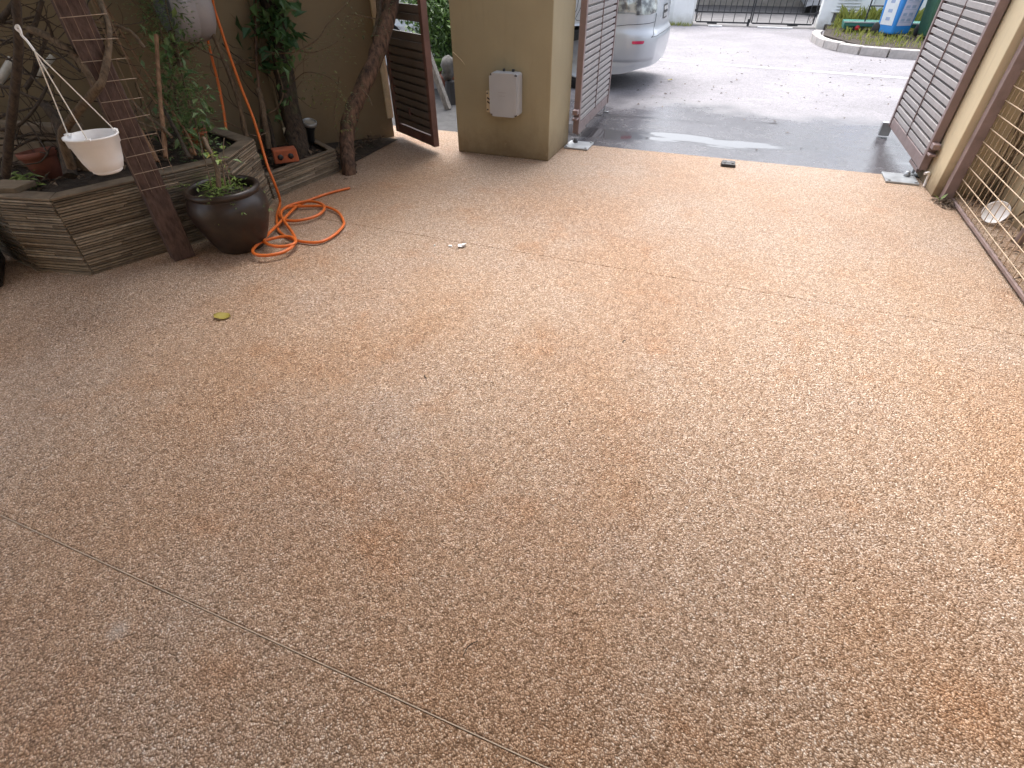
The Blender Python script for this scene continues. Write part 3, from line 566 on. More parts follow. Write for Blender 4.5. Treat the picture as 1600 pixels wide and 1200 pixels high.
# ================================================================== PLANTERS
def clad_run(mb, a, b, z0, z1, course=.0138, seed=1, t=.016):
    rnd = random.Random(seed); a = Vector((*a, 0)); b = Vector((*b, 0)); d = (b-a); L = d.length; d.normalize(); nrm = Vector((d.y, -d.x, 0))
    z = z0
    while z < z1-.004:
        h = min(course*rnd.uniform(.8, 1.2), z1-z); s = -.003
        while s < L:
            e = min(s+rnd.uniform(.12, .5), L+.003)
            if L-e < .03: e = L+.003
            o = t+rnd.uniform(-.006, .006)
            P = [a+d*s, a+d*e, a+d*e+nrm*o, a+d*s+nrm*o]
            mb.add([(p.x, p.y, z) for p in P]+[(p.x, p.y, z+h-.0046) for p in P], [(0, 1, 2, 3)[::-1], (4, 5, 6, 7), (2, 3, 7, 6)[::-1], (1, 2, 6, 5)[::-1], (3, 0, 4, 7)[::-1]])
            s = e+.0012
        z += h
def planter(name, label, front, back, z0, z1, seed, cop=.075, soil_drop=.035):
    o = Vector((*front[0], 0)); t = thing(name, label, 'planter', tuple(o))
    loc = [(x-o.x, y-o.y) for x, y in front]; bk = [(x-o.x, y-o.y) for x, y in back]
    m_ = MB(); m_.prism(loc+bk, z0, z1-soil_drop); m_.build('core', M['soil'], t)
    c = MB()
    for i in range(len(loc)-1): clad_run(c, loc[i], loc[i+1], z0, z1-.012, seed=seed*17+i)
    kind(c.build('stone_cladding', M['clad'], t), 'stuff')
    # coping laid on top of the stone, mitred at corners
    def off(k, dist):
        def ed(i):
            d = Vector((loc[i+1][0]-loc[i][0], loc[i+1][1]-loc[i][1])).normalized(); return d, Vector((d.y, -d.x))
        if k == 0: d, n = ed(0); return Vector(loc[0])+n*dist
        if k == len(loc)-1: d, n = ed(k-1); return Vector(loc[k])+n*dist
        d0, n0 = ed(k-1); d1, n1 = ed(k); n = (n0+n1).normalized(); return Vector(loc[k])+n*(dist/max(.3, n.dot(n0)))
    for i in range(len(loc)-1):
        A, B_, C_, D_ = off(i, .016), off(i+1, .016), off(i+1, -cop), off(i, -cop)
        q = MB(); q.add([(p.x, p.y, z) for z in (z1-.012, z1) for p in (A, B_, C_, D_)], [(0, 1, 2, 3)[::-1], (4, 5, 6, 7), (0, 1, 5, 4), (1, 2, 6, 5), (2, 3, 7, 6), (3, 0, 4, 7)])
        q.build('coping', M['coping'], t, bevel=.003, seg=1)
    return t
planter('stone_planter', 'tall angular planter clad in thin brown slate strips', [(-4.3, 1.60), (-3.33, 1.44), (-3.01, 1.51), (-2.69, 2.295), (-2.845, 2.68), (-3.5, 2.90)], [(-3.66, 2.90), (-4.3, 1.66)], 0, .405, 3)
planter('stone_planter', 'low slate-strip planter between the tall planter and the leaning tree', [(-2.93, 2.74), (-2.875, 2.74), (-2.80, 3.385), (-3.2, 3.62)], [(-3.28, 3.62), (-3.62, 2.92)], 0, .165, 5, cop=.03)
# bed of earth running from the low planter to the side gate
sb = MB(); N_ = 14
pts_f = [Vector((-2.80, 3.40)), Vector((-2.80, 3.9)), Vector((-2.83, 4.30))]
for i in range(N_+1):
    t = i/N_; yv = 3.36+t*.98; xf = -2.795-.03*t; xb = W0.x-(W0.y-yv)*.489+.01
    for j in range(7):
        s = j/6; x = xf+(xb-xf)*s; z = .004+.10*math.sin(min(1, s*1.3)*1.57)*(1-t)**.8+.02*mnoise.noise(Vector((x*9, yv*9, 0)))*(1-abs(2*s-1))
        sb.v.append((x, yv, max(.003, z)))
for i in range(N_):
    for j in range(6): a = i*7+j; sb.f.append((a, a+7, a+8, a+1)); sb.s.append(True)
kind(sb.build('soil_bed', M['soil']), 'structure')
# fallen leaves on the earth of planters and bed
lt = MB(); random.seed(11)
for i in range(520):
    k_ = random.random()
    if k_ < .6:
        u, v = random.random(), random.random(); a = Vector((-3.28, 1.58, .372)).lerp(Vector((-2.90, 2.5, .372)), v); b_ = Vector((-4.1, 1.75, .372)).lerp(Vector((-3.6, 2.8, .372)), v); p0 = a.lerp(b_, u)
    elif k_ < .8: p0 = Vector((random.uniform(-3.25, -2.93), random.uniform(2.85, 3.4), .134))
    else: p0 = Vector((random.uniform(-2.98, -2.84), random.uniform(3.5, 4.15), .06))
    lt.leaf(p0+Vector((0, 0, random.random()*.02)), (random.uniform(-1, 1), random.uniform(-1, 1), random.uniform(-.2, .5)), (0, 0, 1), random.uniform(.025, .07), random.uniform(.012, .032), .4, .6)
kind(tag(lt.build('fallen_leaves', M['leafdead']), 'dead leaves lying on the earth in the planters', 'leaf litter'), 'stuff')
# black tub in the corner
tb = thing('plastic_tub', 'black plastic tub in the dark corner left of the tall planter', 'tub', (-3.62, 1.10, 0), rad(-33))
p = MB(); p.box((0, 0, .16), (.40, .60, .32), taper=.97); p.build('body', M['tubblack'], tb, bevel=.02, seg=2)
p = MB(); p.box((0, 0, .327), (.43, .63, .018)); p.build('rim', M['tubblack'], tb, bevel=.006)
# stack of rough blocks behind the shrub
bs = thing('block_stack', 'stack of rough grey-brown blocks at the back of the tall planter', 'block stack', (-3.66, 1.93, .37), rad(10))
for i, (x, z, L) in enumerate(((-.30, .035, .62), (.18, .035, .30), (-.20, .112, .55), (.22, .112, .24), (-.30, .19, .5), (.14, .19, .34))):
    b = MB(); b.box((x, random.uniform(-.01, .01), z), (L, .10, .072), jit=.004); b.build('block', M['coping'], bs, bevel=.004, seg=1)
slab = MB(); slab.box((0, 0, .012), (.17, .13, .024), jit=.004); so_ = slab.build('broken_slab', M['coping'], bevel=.003, seg=1); so_.location = (-3.33, 1.53, .405); so_.rotation_euler = (0, 0, rad(20))
tag(so_, 'broken flat slab lying on the corner of the tall planter', 'slab')

# ================================================================== POST, WIRE STRIP, HANGING POT
E1 = Vector((.42, .907, 0)); E2 = Vector((-.907, .42, 0)); K0 = Vector((-2.705, 1.762, 0))
ang = math.atan2(E1.y, E1.x)
ps = thing('timber_post', 'brown timber porch post standing before the tall planter', 'post', tuple(K0+E1*.055+E2*.045), ang)
p = MB(); p.box((0, 0, 1.27), (.11, .09, 2.54)); p.build('shaft', M['wood'], ps, bevel=.006)
pg = thing('pergola', 'unseen timber pergola added to shade the planters at left', 'pergola', (-3.5, 2.7, 2.42))  # out of view, added to darken the bed and wall at left
for y in (-1.45, 1.45):
    p = MB(); p.box((0, y, 0), (1.7, .09, .14)); p.build('beam', M['wood'], pg, bevel=.004, seg=1)
p = MB(); p.box((0, 0, .095), (.06, 3.1, .05)); f0 = p.build('slat', M['wood'], pg, bevel=.003, seg=1, loc=(-.78, 0, 0))
for i in range(1, 15): share(f0, pg, (-.78+i*.112, 0, 0))
tw = thing('wire_trellis', 'narrow strip of brown wire mesh fixed up the timber post', 'trellis', tuple(K0+E1*-.005-E2*.014), ang)
hw = MB(); hw.tube([(0, 0, 0), (.175, 0, 0)], .0017, 5); f0 = None
for i in range(21):
    z = .40+i*.079
    if f0 is None: f0 = hw.build('wire', M['wire'], tw, loc=(0, 0, z))
    else: share(f0, tw, (random.uniform(-.006, .006), random.uniform(-.003, .003), z), (0, rad(random.uniform(-2, 2)), 0))
vw = MB(); vw.tube([(0, 0, .38), (.002, 0, 1.2), (0, 0, 2.05)], .0013, 5); f0 = None
for x in (0, .042, .088, .13, .172):
    if f0 is None: f0 = vw.build('wire', M['wirebrown'], tw, loc=(x, .002, 0))
    else: share(f0, tw, (x, .002, 0))
hk = DATA['hook']; hp = Vector(DATA['hangpot'][0])
hg = thing('hanging_pot', 'white plastic hanging pot on three white strings', 'hanging pot', tuple(hp))
p = MB(); p.lathe([(.0, -.138), (.055, -.138), (.066, -.132), (.078, -.10), (.092, -.035), (.097, -.032), (.099, -.004), (.104, -.002), (.104, .004), (.096, .004), (.090, -.03), (.074, -.10), (.06, -.125), (0, -.128)], (0, 0, 0), 40)
p.build('cup', M['white'], hg)
p = MB(); p.lathe([(.0, -.150), (.050, -.150), (.058, -.144), (.060, -.134), (.056, -.134), (.052, -.142), (0, -.142)], (0, 0, 0), 36); p.build('saucer', M['white'], hg)
top = Vector(hk[-1])-hp
for a in (200, 318, 80):
    e = Vector((.099*math.cos(rad(a)), .099*math.sin(rad(a)), .003))
    p = MB(); p.tube(smooth_path([top, top.lerp(e, .5), e], 4), .0023, 6); p.build('string', M['whitewire'], hg)
    p = MB(); p.box(e, (.022, .022, .010), M=Matrix.Rotation(rad(a), 3, 'Z')); p.build('lug', M['white'], hg, bevel=.002, seg=1)
p = MB(); p.tube(smooth_path([Vector(q_)-hp for q_ in hk], 5), .0045, 8); p.build('hook', M['white'], hg)

# ================================================================== POTS
tp = thing('terracotta_pot', 'terracotta flowerpot standing in the tall planter behind the hanging pot', 'flowerpot', (-3.46, 1.80, .36), 0)
p = MB(); p.lathe([(0, 0), (.058, 0), (.078, .10), (.085, .115), (.090, .118), (.092, .145), (.084, .145), (.080, .118), (.07, .10), (.055, .02), (0, .02)], (0, 0, 0), 36, M=Matrix.Rotation(rad(-6), 3, 'Y')); p.build('pot', M['terracotta'], tp)
rp = thing('red_pot', 'small red pot among the canes in the tall planter', 'flowerpot', (-3.12, 2.52, .37))
p = MB(); p.lathe([(0, 0), (.05, 0), (.065, .08), (.07, .085), (.07, .10), (.062, .10), (.055, .08), (0, .07)], (0, 0, 0), 24); p.build('pot', M['redbrick'], rp)
PC = Vector((-2.51, 2.065, 0))
gp = thing('glazed_pot', 'large dark brown glazed pot standing on the driveway', 'flowerpot', tuple(PC))
prof = [(0, 0), (.118, 0), (.127, .006), (.150, .05), (.176, .11), (.199, .18), (.209, .23), (.206, .262), (.194, .292), (.183, .306), (.180, .311), (.186, .316), (.191, .324), (.192, .334), (.187, .343), (.178, .347), (.167, .343), (.162, .33), (.166, .30), (.17, .27), (0, .27)]
p = MB(); p.lathe(prof, (0, 0, 0), 56); p.build('pot', M['glaze'], gp)
p = MB(); p.lathe([(0, .302), (.06, .304), (.12, .296), (.164, .292)], (0, 0, 0), 24); p.build('soil', M['soil'], gp)

def branch_set(t, key, mat, rough=.25, sides=8, name='branch', off=None):
    o = Vector(t.location)
    for pts, a, b in DATA['branches'][key]:
        P = smooth_path([Vector(q_)-o for q_ in pts], 4)
        m_ = MB(); m_.tube(P, lerp_r(a, b, len(P)), sides, rough=rough); m_.build(name, mat, t)
def leaves_along(mb, pts, n, spread, L, W, rnd, pinn=0, droop=.3, o=Vector((0, 0, 0)), t0=0.0, t1=1.0):
    P = [Vector(q_)-o for q_ in smooth_path(pts, 6)]; k = len(P)
    for i in range(n):
        s = t0+(t1-t0)*rnd.random(); p0 = P[min(k-1, int(s*(k-1)))]
        dv = Vector((rnd.gauss(0, 1), rnd.gauss(0, 1), rnd.gauss(-droop, .7))).normalized()
        p0 = p0+Vector((rnd.gauss(0, spread), rnd.gauss(0, spread), rnd.gauss(0, spread)))
        l = L*rnd.uniform(.6, 1.3)
        if pinn:
            ln = l*2.2; sd = dv.cross(Vector((0, 0, 1)))
            sd = sd.normalized() if sd.length > 1e-4 else Vector((1, 0, 0))
            for q_ in range(pinn):
                f_ = (q_+1)/pinn; c = p0+dv*ln*f_-Vector((0, 0, droop*ln*f_*f_*.5))
                for sg in (-1, 1): mb.leaf(c, sd*sg+dv*.5+Vector((0, 0, rnd.uniform(-.3, .1))), (0, 0, 1), l*.42, l*.42*W/L, .15)
            mb.leaf(p0+dv*ln-Vector((0, 0, droop*ln*.5)), dv, (0, 0, 1), l*.42, l*.42*W/L, .15)
        else:
            mb.leaf(p0, dv, (rnd.gauss(0, .4), rnd.gauss(0, .4), 1), l, l*W/L, rnd.uniform(.1, .4), rnd.uniform(0, .8))
rnd = random.Random(3)
# the plant in the glazed pot
pp = thing('potted_shrub', 'spindly shrub growing in the large glazed pot', 'potted plant', tuple(PC+Vector((0, 0, .29))))
branch_set(pp, 'potplant', M['twig'], name='stem')
mb = MB(); o_ = Vector(pp.location)
for i in range(44):     # low tuft of fern-like fronds
    a = rnd.random()*6.28; r = rnd.uniform(.01, .12)
    p0 = Vector((r*math.cos(a), r*math.sin(a), .02+rnd.random()*.05))
    leaves_along(mb, [p0, p0+Vector((.04*math.cos(a), .04*math.sin(a), .05))], 1, .01, .055, .016, rnd, pinn=5, droop=.35)
for i in range(70):
    a = rnd.random()*6.28; r = rnd.uniform(.02, .14)
    mb.leaf((r*math.cos(a), r*math.sin(a), .015+rnd.random()*.06), (rnd.gauss(0, 1), rnd.gauss(0, 1), rnd.uniform(-.2, .9)), (0, 0, 1), rnd.uniform(.03, .065), rnd.uniform(.008, .016), .2, .5)
P0 = Vector(DATA['branches']['potplant'][1][0][-1])-o_
for i in range(9): mb.leaf(P0+Vector((rnd.gauss(0, .03), rnd.gauss(0, .03), rnd.gauss(0, .02))), (rnd.gauss(0, 1), rnd.gauss(0, 1), rnd.uniform(-.4, .4)), (0, 0, 1), .05, .032, .2, .4)
mb.build('leaves', M['leafY'], pp)
mb = MB()      # dry roots and litter on the pot soil
for i in range(40):
    a = rnd.random()*6.28; r = rnd.uniform(0, .14)
    mb.leaf((r*math.cos(a), r*math.sin(a), .012+.006*rnd.random()), (rnd.gauss(0, 1), rnd.gauss(0, 1), .1), (0, 0, 1), rnd.uniform(.02, .045), .014, .3, .4)
mb.build('litter', M['leafdead'], pp)
# a trailing fern sprig over the planter edge
fs = thing('fern_sprig', 'green fern sprigs trailing over the tall planter beside the glazed pot', 'fern', (-2.80, 2.05, .36))
mb = MB()
for i in range(9):
    s = i/8; p0 = Vector((-.02+.10*s, -.02+.22*s, .015-.02*s))
    leaves_along(mb, [p0, p0+Vector((.03, .01, -.01))], 2, .012, .045, .012, rnd, pinn=5, droop=.6)
mb.build('fronds', M['leafY'], fs)

# ================================================================== SHRUBS, CANES AND TREES OF THE PLANTERS
def crown(t, c, R, n, L, W, mat, rnd, name='crown'):
    mb = MB(); o = Vector(t.location); cl = []
    for i in range(18):
        v = Vector((rnd.gauss(0, 1), rnd.gauss(0, 1), rnd.gauss(0, 1))).normalized()*rnd.random()**.4
        cl.append(Vector((v.x*R[0], v.y*R[1], v.z*R[2]))+Vector(c)-o)
    for i in range(n):
        p0 = rnd.choice(cl)+Vector((rnd.gauss(0, 1), rnd.gauss(0, 1), rnd.gauss(0, .7)))*.16
        mb.leaf(p0, (rnd.gauss(0, 1), rnd.gauss(0, 1), rnd.gauss(-.4, .6)), (rnd.gauss(0, .5), rnd.gauss(0, .5), 1), L*rnd.uniform(.6, 1.3), W*rnd.uniform(.6, 1.2), .25, .4)
    return mb.build(name, mat, t)
t = thing('bare_shrub', 'tangled leafless shrub with crossing branches at far left', 'shrub', (-3.2, 1.75, .36)); branch_set(t, 'shrub', M['twig_dark'])
random.seed(77); src = DATA['branches']['shrub']
for i in range(130):
    pts, a, b_ = random.choice(src); q_ = Vector(random.choice(pts))
    if q_.z < .45: continue
    P = [q_]; dv = Vector((random.gauss(0, 1), random.gauss(0, 1), random.gauss(.1, .8))).normalized()
    for j in range(random.randint(3, 6)):
        dv = (dv+Vector((random.gauss(0, .35), random.gauss(0, .35), random.gauss(0, .35)))).normalized(); P.append(P[-1]+dv*random.uniform(.03, .07))
    if any((p_-W0).dot(WN) < .03 for p_ in P) or any(p_.x > -2.68 for p_ in P): continue
    m_ = MB(); m_.tube([p_-Vector(t.location) for p_ in smooth_path(P, 3)], lerp_r(random.uniform(.002, .005), .001, (len(P)-1)*3+1), 5); m_.build('twig', M['twig_dark'], t)
t.children[3].data.materials[0] = M['twig']; t.children[2].data.materials[0] = M['twig']; t.children[4].data.materials[0] = M['twig']
crown(t, (-3.2, 1.75, 1.9), (.6, .8, .4), 1500, .09, .04, M['leafA'], rnd)  # unseen leaf crown, added overhead to shade the left bed
mb = MB()
for c_ in ((-3.40, 1.62, .42), (-3.36, 1.64, .41), (-3.44, 1.66, .42)):
    for i in range(14): mb.leaf(Vector(c_)-Vector(t.location)+Vector((rnd.gauss(0, .03), rnd.gauss(0, .03), rnd.gauss(0, .012))), (rnd.gauss(0, 1), rnd.gauss(0, 1), rnd.uniform(-.3, .3)), (0, 0, 1), .05, .022, .2, .4)
mb.build('low_leaves', M['leafY'], t)
for i, (pts, a, b) in enumerate(DATA['branches']['pipes']):
    m_ = MB(); m_.tube(pts, [a]*len(pts), 12)
    tag(m_.build('plastic_pipe', M['pipe']), ['pale plastic pipe leaning behind the shrub at the picture edge', 'pale plastic pipe leaning left of the timber post'][i], 'pipe')
clab = ['thick brown cane leaning close to the timber post', 'long thin cane leaning farthest back against the wall', 'long thin cane leaning just right of another thin cane', 'upright reddish cane rising from the tall planter', 'short dark cane low among the leaning canes']
for i, (pts, a, b) in enumerate(DATA['branches']['canes']):
    P = smooth_path(pts, 6); n = len(P); rr = [ (a+(b-a)*j/(n-1))*(1.14 if j % 5 == 0 else 1) for j in range(n)]
    m_ = MB(); m_.tube(P, rr, 9); tag(m_.build('bamboo_cane', M['cane'] if i != 4 else M['twig_dark']), clab[i], 'cane', 'canes in the tall planter')
t = thing('broken_branch', 'broken pale-ended branch lying in the tall planter', 'branch', tuple(DATA['branches']['broken'][0][0][-1])); branch_set(t, 'broken', M['twig'])
t = thing('climbing_vine', 'leafy green climbing vine hanging below the hose reel', 'vine', tuple(DATA['branches']['vine'][0][0][0])); branch_set(t, 'vine', M['twig'], name='stem'); o_ = Vector(t.location)
mb = MB()
V = DATA['branches']['vine']
leaves_along(mb, V[0][0], 300, .055, .050, .020, rnd, pinn=4, droop=.5, o=o_, t0=.12, t1=1.0)
leaves_along(mb, V[1][0], 260, .055, .050, .020, rnd, pinn=4, droop=.5, o=o_, t0=.15, t1=1.0)
leaves_along(mb, V[2][0], 40, .05, .05, .022, rnd, droop=.5, o=o_)
leaves_along(mb, V[4][0], 60, .05, .045, .018, rnd, pinn=3, droop=.5, o=o_)
leaves_along(mb, V[1][0], 90, .06, .06, .026, rnd, droop=.6, o=o_, t0=.1, t1=.9)
leaves_along(mb, V[5][0], 26, .03, .045, .024, rnd, droop=.3, o=o_, t0=.2)
leaves_along(mb, V[0][0], 120, .055, .065, .028, rnd, droop=.6, o=o_, t0=.1, t1=.7)
mb.build('leaves', M['leafA'], t)
crown(t, (-3.05, 2.6, 1.8), (.5, .6, .4), 1300, .08, .035, M['leafA'], rnd)
mb = MB(); mb.leaf(Vector(V[3][0][1])-o_+Vector((.03, -.02, 0)), (.1, 0, -1), (.8, -.5, 0), .10, .03, .2); mb.build('split_bark', M['redbrick'], t)
mb = MB(); leaves_along(mb, V[5][0], 3, .01, .045, .03, rnd, droop=.0, o=o_, t0=0, t1=.1); mb.build('yellow_leaf', M['leafyellow'], t)
random.seed(41)
ub = thing('leafless_climber', 'thin leafless climber stems crossing the wall behind the canes', 'climber', (-3.5, 2.6, .37))
for i in range(60):
    tt = random.uniform(.9, 3.2); q_ = wall_pt(tt, random.uniform(.03, .22), random.uniform(.37, 1.0)); P = [q_]; dv = Vector((random.gauss(0, .6), random.gauss(0, .6), random.gauss(.6, .6))).normalized()
    for j in range(random.randint(5, 11)):
        dv = (dv+Vector((random.gauss(0, .3), random.gauss(0, .3), random.gauss(.05, .3)))).normalized(); nq = P[-1]+dv*random.uniform(.04, .09); dd_ = (nq-W0).dot(WN)
        if dd_ < .02: nq = nq+WN*(.025-dd_)
        P.append(nq)
    m_ = MB(); m_.tube([p_-Vector(ub.location) for p_ in smooth_path(P, 3)], lerp_r(random.uniform(.002, .005), .001, (len(P)-1)*3+1), 5); m_.build('stem', M['twig_dark'] if i % 2 else M['twig'], ub)
t = thing('slender_stem', 'slender bare grey-brown stem rising beside the orange hose', 'stem', tuple(DATA['branches']['stemS'][0][0][0])); branch_set(t, 'stemS', M['twig'])
t = thing('ivy_tree', 'dark ivy-topped tree trunk behind the garden spotlight', 'tree', tuple(DATA['branches']['treeA'][0][0][0])); branch_set(t, 'treeA', M['bark_dark'], .35, 14, 'trunk'); branch_set(t, 'treeA2', M['twig']); o_ = Vector(t.location)
t.children[1].data.materials[0] = M['bark_red']; t.children[2].data.materials[0] = M['bark_dark']
A_ = DATA['branches']['treeA'][0][0]; A2 = DATA['branches']['treeA2']
mb = MB(); leaves_along(mb, [Vector(A_[4])+Vector((.0, -.05, .06)), Vector(A_[5])+Vector((.03, -.06, 0)), Vector(A_[6])+Vector((.05, -.06, 0))], 210, .075, .10, .055, rnd, droop=.4, o=o_)
leaves_along(mb, A2[3][0], 22, .03, .06, .035, rnd, droop=.4, o=o_); leaves_along(mb, A2[1][0], 14, .03, .05, .03, rnd, droop=.4, o=o_)
leaves_along(mb, [A2[4][0][3], A2[4][0][2]], 16, .035, .06, .03, rnd, droop=.6, o=o_)
mb.build('ivy_leaves', M['leafB'], t)
mb = MB(); leaves_along(mb, A2[6][0], 40, .02, .058, .019, rnd, pinn=4, droop=.9, o=o_, t0=.2); leaves_along(mb, A2[4][0], 34, .03, .050, .017, rnd, pinn=4, droop=.7, o=o_, t0=.5); leaves_along(mb, A2[5][0], 16, .03, .050, .017, rnd, pinn=4, droop=.7, o=o_, t0=.4)
mb.build('fern_leaves', M['leafC'], t)
crown(t, (-3.1, 3.3, 1.95), (.6, .7, .5), 1600, .11, .055, M['leafB'], rnd)
t = thing('leaning_tree', 'leaning flaky-barked tree in front of the side gate hinge', 'tree', tuple(DATA['branches']['treeB'][0][0][0])); branch_set(t, 'treeB', M['bark_red'], .3, 14, 'trunk'); branch_set(t, 'treeB2', M['twig']); o_ = Vector(t.location)
Bt = DATA['branches']['treeB'][0][0]
mb = MB()
for k_ in (4, 5, 7, 8): leaves_along(mb, [Vector(Bt[k_])+Vector((.03, -.06, 0)), Vector(Bt[k_])+Vector((.06, -.08, .03))], 9, .03, .035, .012, rnd, pinn=4, droop=.4, o=o_)
leaves_along(mb, DATA['branches']['treeB2'][3][0], 10, .02, .04, .014, rnd, pinn=4, droop=.6, o=o_)
leaves_along(mb, [Vector((-2.95, 3.75, .12)), Vector((-2.9, 3.9, .13))], 10, .03, .04, .013, rnd, pinn=4, droop=.2, o=o_)
mb.build('sprigs', M['leafB'], t)
crown(t, (-2.75, 3.9, 2.0), (.6, .7, .45), 1500, .10, .05, M['leafB'], rnd)

# ================================================================== HOSE REEL AND HOSES
RC = wall_pt(1.50, .19, 1.07)
rl = thing('hose_reel', 'grey wall-mounted hose reel above the climbing vine', 'hose reel', tuple(RC), math.atan2(WD.y, WD.x)+rad(4))
Rx = Matrix.Rotation(rad(90), 3, 'Y')
p = MB(); p.lathe([(.150, -.125), (.170, -.118), (.188, -.100), (.196, -.07), (.198, .0), (.194, .005), (.198, .010), (.196, .07), (.185, .105), (.16, .122), (.10, .13), (0, .13)], (0, 0, 0), 44, M=Rx); p.build('drum_cover', M['plastic_mid'], rl)
p = MB(); p.lathe([(0, -.112), (.03, -.112), (.035, -.100), (.06, -.100), (.066, -.115), (.12, -.118), (.150, -.125)], (0, 0, 0), 36, M=Rx); p.build('side_plate', M['plastic_reel_dark'], rl)
p = MB(); p.box((0, .15, .0), (.09, .10, .26)); p.build('wall_bracket', M['plastic_reel_dark'], rl, bevel=.01)
p = MB(); p.lathe([(.0, -.15), (.022, -.15), (.024, -.112)], (0, 0, .09), 14, M=Rx); p.build('knob', M['plastic_grey'], rl)
coil = [Vector((x, y, .0105)) for x, y in DATA['hose_coil']]
n = len(coil)
for i, c in enumerate(coil): c.z = .0105+(.040*(i/n) if 3 < i < n-3 else 0.0)*(1 if i < n-8 else (n-4-i)/5 if i < n-4 else 0)
for i in range(n-3, n): coil[i].z = .0105
drop = [Vector(q_) for q_ in DATA['hose_drop']]
path = smooth_path(drop+coil, 6)
o_ = coil[0]
m_ = MB(); m_.tube([q_-o_ for q_ in path], .0088, 10); h_ = m_.build('garden_hose', M['hose'], loc=o_); tag(h_, 'orange hose dropping from the reel and coiled on the driveway', 'hose')
fd = [Vector(q_) for q_ in DATA['feed_hose']]
m_ = MB(); m_.tube([q_-fd[-1] for q_ in smooth_path(fd, 5)], .0085, 10); h_ = m_.build('feed_hose', M['hose'], loc=fd[-1]); tag(h_, 'short orange hose hanging straight down under the hose reel', 'hose')
# spike spotlight
SH = Vector((-3.095, 3.50, 0)); sl = thing('garden_spotlight', 'small black garden spotlight with pale lens between the two trees', 'spotlight', tuple(SH+Vector((0, 0, .12))))
ax = Vector((.30, -.12, .9)).normalized(); Q = Vector((0, 0, 1)).rotation_difference(ax).to_matrix()
p = MB(); p.tube([(0, 0, -.02), (.0, 0, .06)], .008, 8); p.build('spike', M['blackmetal'], sl)
p = MB(); p.lathe([(0, 0), (.026, .0), (.030, .02), (.030, .10), (.038, .115), (.046, .15), (.046, .156)], (0, 0, .045), 22, M=Q); p.build('housing', M['blackmetal'], sl)
p = MB(); p.lathe([(.048, .140), (.052, .142), (.053, .166), (.044, .168), (.042, .158)], (0, 0, .045), 26, M=Q); p.build('rim', M['steel'], sl)
p = MB(); p.lathe([(.043, .158), (.02, .162), (0, .163)], (0, 0, .045), 22, M=Q); p.build('lens', M['spot'], sl)
bk = thing('hollow_brick', 'red hollow clay brick lying on the low planter', 'brick', (-2.935, 3.02, .165), rad(48))
p = MB(); p.box((0, 0, .045), (.16, .10, .09), jit=.006); p.build('block', M['redbrick'], bk, bevel=.008)
for dx in (-.035, .035):
    p = MB(); p.lathe([(.019, 0), (.019, .003), (0, .003)], (dx, -.0535, .045), 14, M=Matrix.Rotation(rad(90), 3, 'X')); p.build('hole', M['rubber'], bk)
cs = MB(); cs.box((0, 0, .05), (.06, .012, .10)); co = cs.build('tile_offcut', M['cream'], bevel=.002); co.location = tuple(wall_pt(1.0, .05, .15)); co.rotation_euler = (rad(-8), 0, math.atan2(WD.y, WD.x)); tag(co, 'cream tile offcut leaning on the wall behind the ivy tree', 'tile')

# ================================================================== THROUGH THE SIDE GATE
bu = thing('garden_bush', 'dense bright green bush seen through the side gate opening', 'bush', (-3.75, 7.1, -.01)); rnd = random.Random(9)
for i in range(7):
    a = i*.9; m_ = MB(); m_.tube(smooth_path([(0, 0, 0), (.1*math.cos(a), .1*math.sin(a), .4), (.3*math.cos(a), .3*math.sin(a), .9), (.4*math.cos(a), .5*math.sin(a), 1.4)], 4), lerp_r(.02, .006, 13), 7); m_.build('stem', M['twig'], bu)
crown(bu, (-3.65, 7.0, .95), (.75, .45, .6), 4600, .075, .036, M['bush'], rnd, 'foliage')
crown(bu, (-3.52, 6.75, .72), (.42, .3, .38), 3200, .07, .034, M['bush'], rnd, 'foliage')
hd_ = thing('hedge', 'dark dense hedge behind the bright bush beyond the side gate', 'hedge', (-4.2, 8.0, -.01))
crown(hd_, (-4.4, 8.0, .55), (1.3, .35, .6), 5200, .10, .05, M['leafB'], rnd, 'foliage')
crown(hd_, (-4.4, 8.05, 1.5), (1.3, .35, .5), 3600, .10, .05, M['leafB'], rnd, 'foliage')
for i in range(6):
    m_ = MB(); x_ = -1.2+i*.42; m_.tube(smooth_path([(x_, 0, 0), (x_+.05, .03, .5), (x_-.04, 0, 1.1), (x_+.03, .02, 1.7)], 4), lerp_r(.025, .01, 13), 7); m_.build('stem', M['bark_dark'], hd_)
lb = MB(); rnd2 = random.Random(14)
for i in range(42):
    a = rnd2.random()*6.28; lb.leaf((.12*math.cos(a)*rnd2.random(), .12*math.sin(a)*rnd2.random(), .02), (math.cos(a), math.sin(a), rnd2.uniform(.5, 1.6)), (0, 0, 1), rnd2.uniform(.25, .5), .03, .3, 1.2)
lo_ = lb.build('strap_leaf_plant', M['bush'], loc=(-3.2, 6.35, .2)); tag(lo_, 'strap-leaved plant in the dark pot behind the side gate', 'plant')
dp = thing('dark_pot', 'dark brown pot behind the leaning grey timber at the side gate', 'flowerpot', (-3.2, 6.35, -.005))
p = MB(); p.lathe([(0, 0), (.15, 0), (.2, .18), (.215, .19), (.215, .23), (.2, .23), (.19, .19), (0, .18)], (0, 0, 0), 32); p.build('pot', M['terracotta'], dp)
lp = MB(); a, b = Vector((-2.955, 5.62, -.006)), Vector((-3.16, 5.55, .66)); d = (b-a)
q3 = Vector((0, 0, 1)).rotation_difference(d.normalized()).to_matrix(); lp.box(d/2, (.055, .07, d.length), M=q3); l_ = lp.build('leaning_timber', M['wood_grey'], bevel=.004, loc=a); tag(l_, 'weathered grey timber leaning behind the side gate', 'timber')
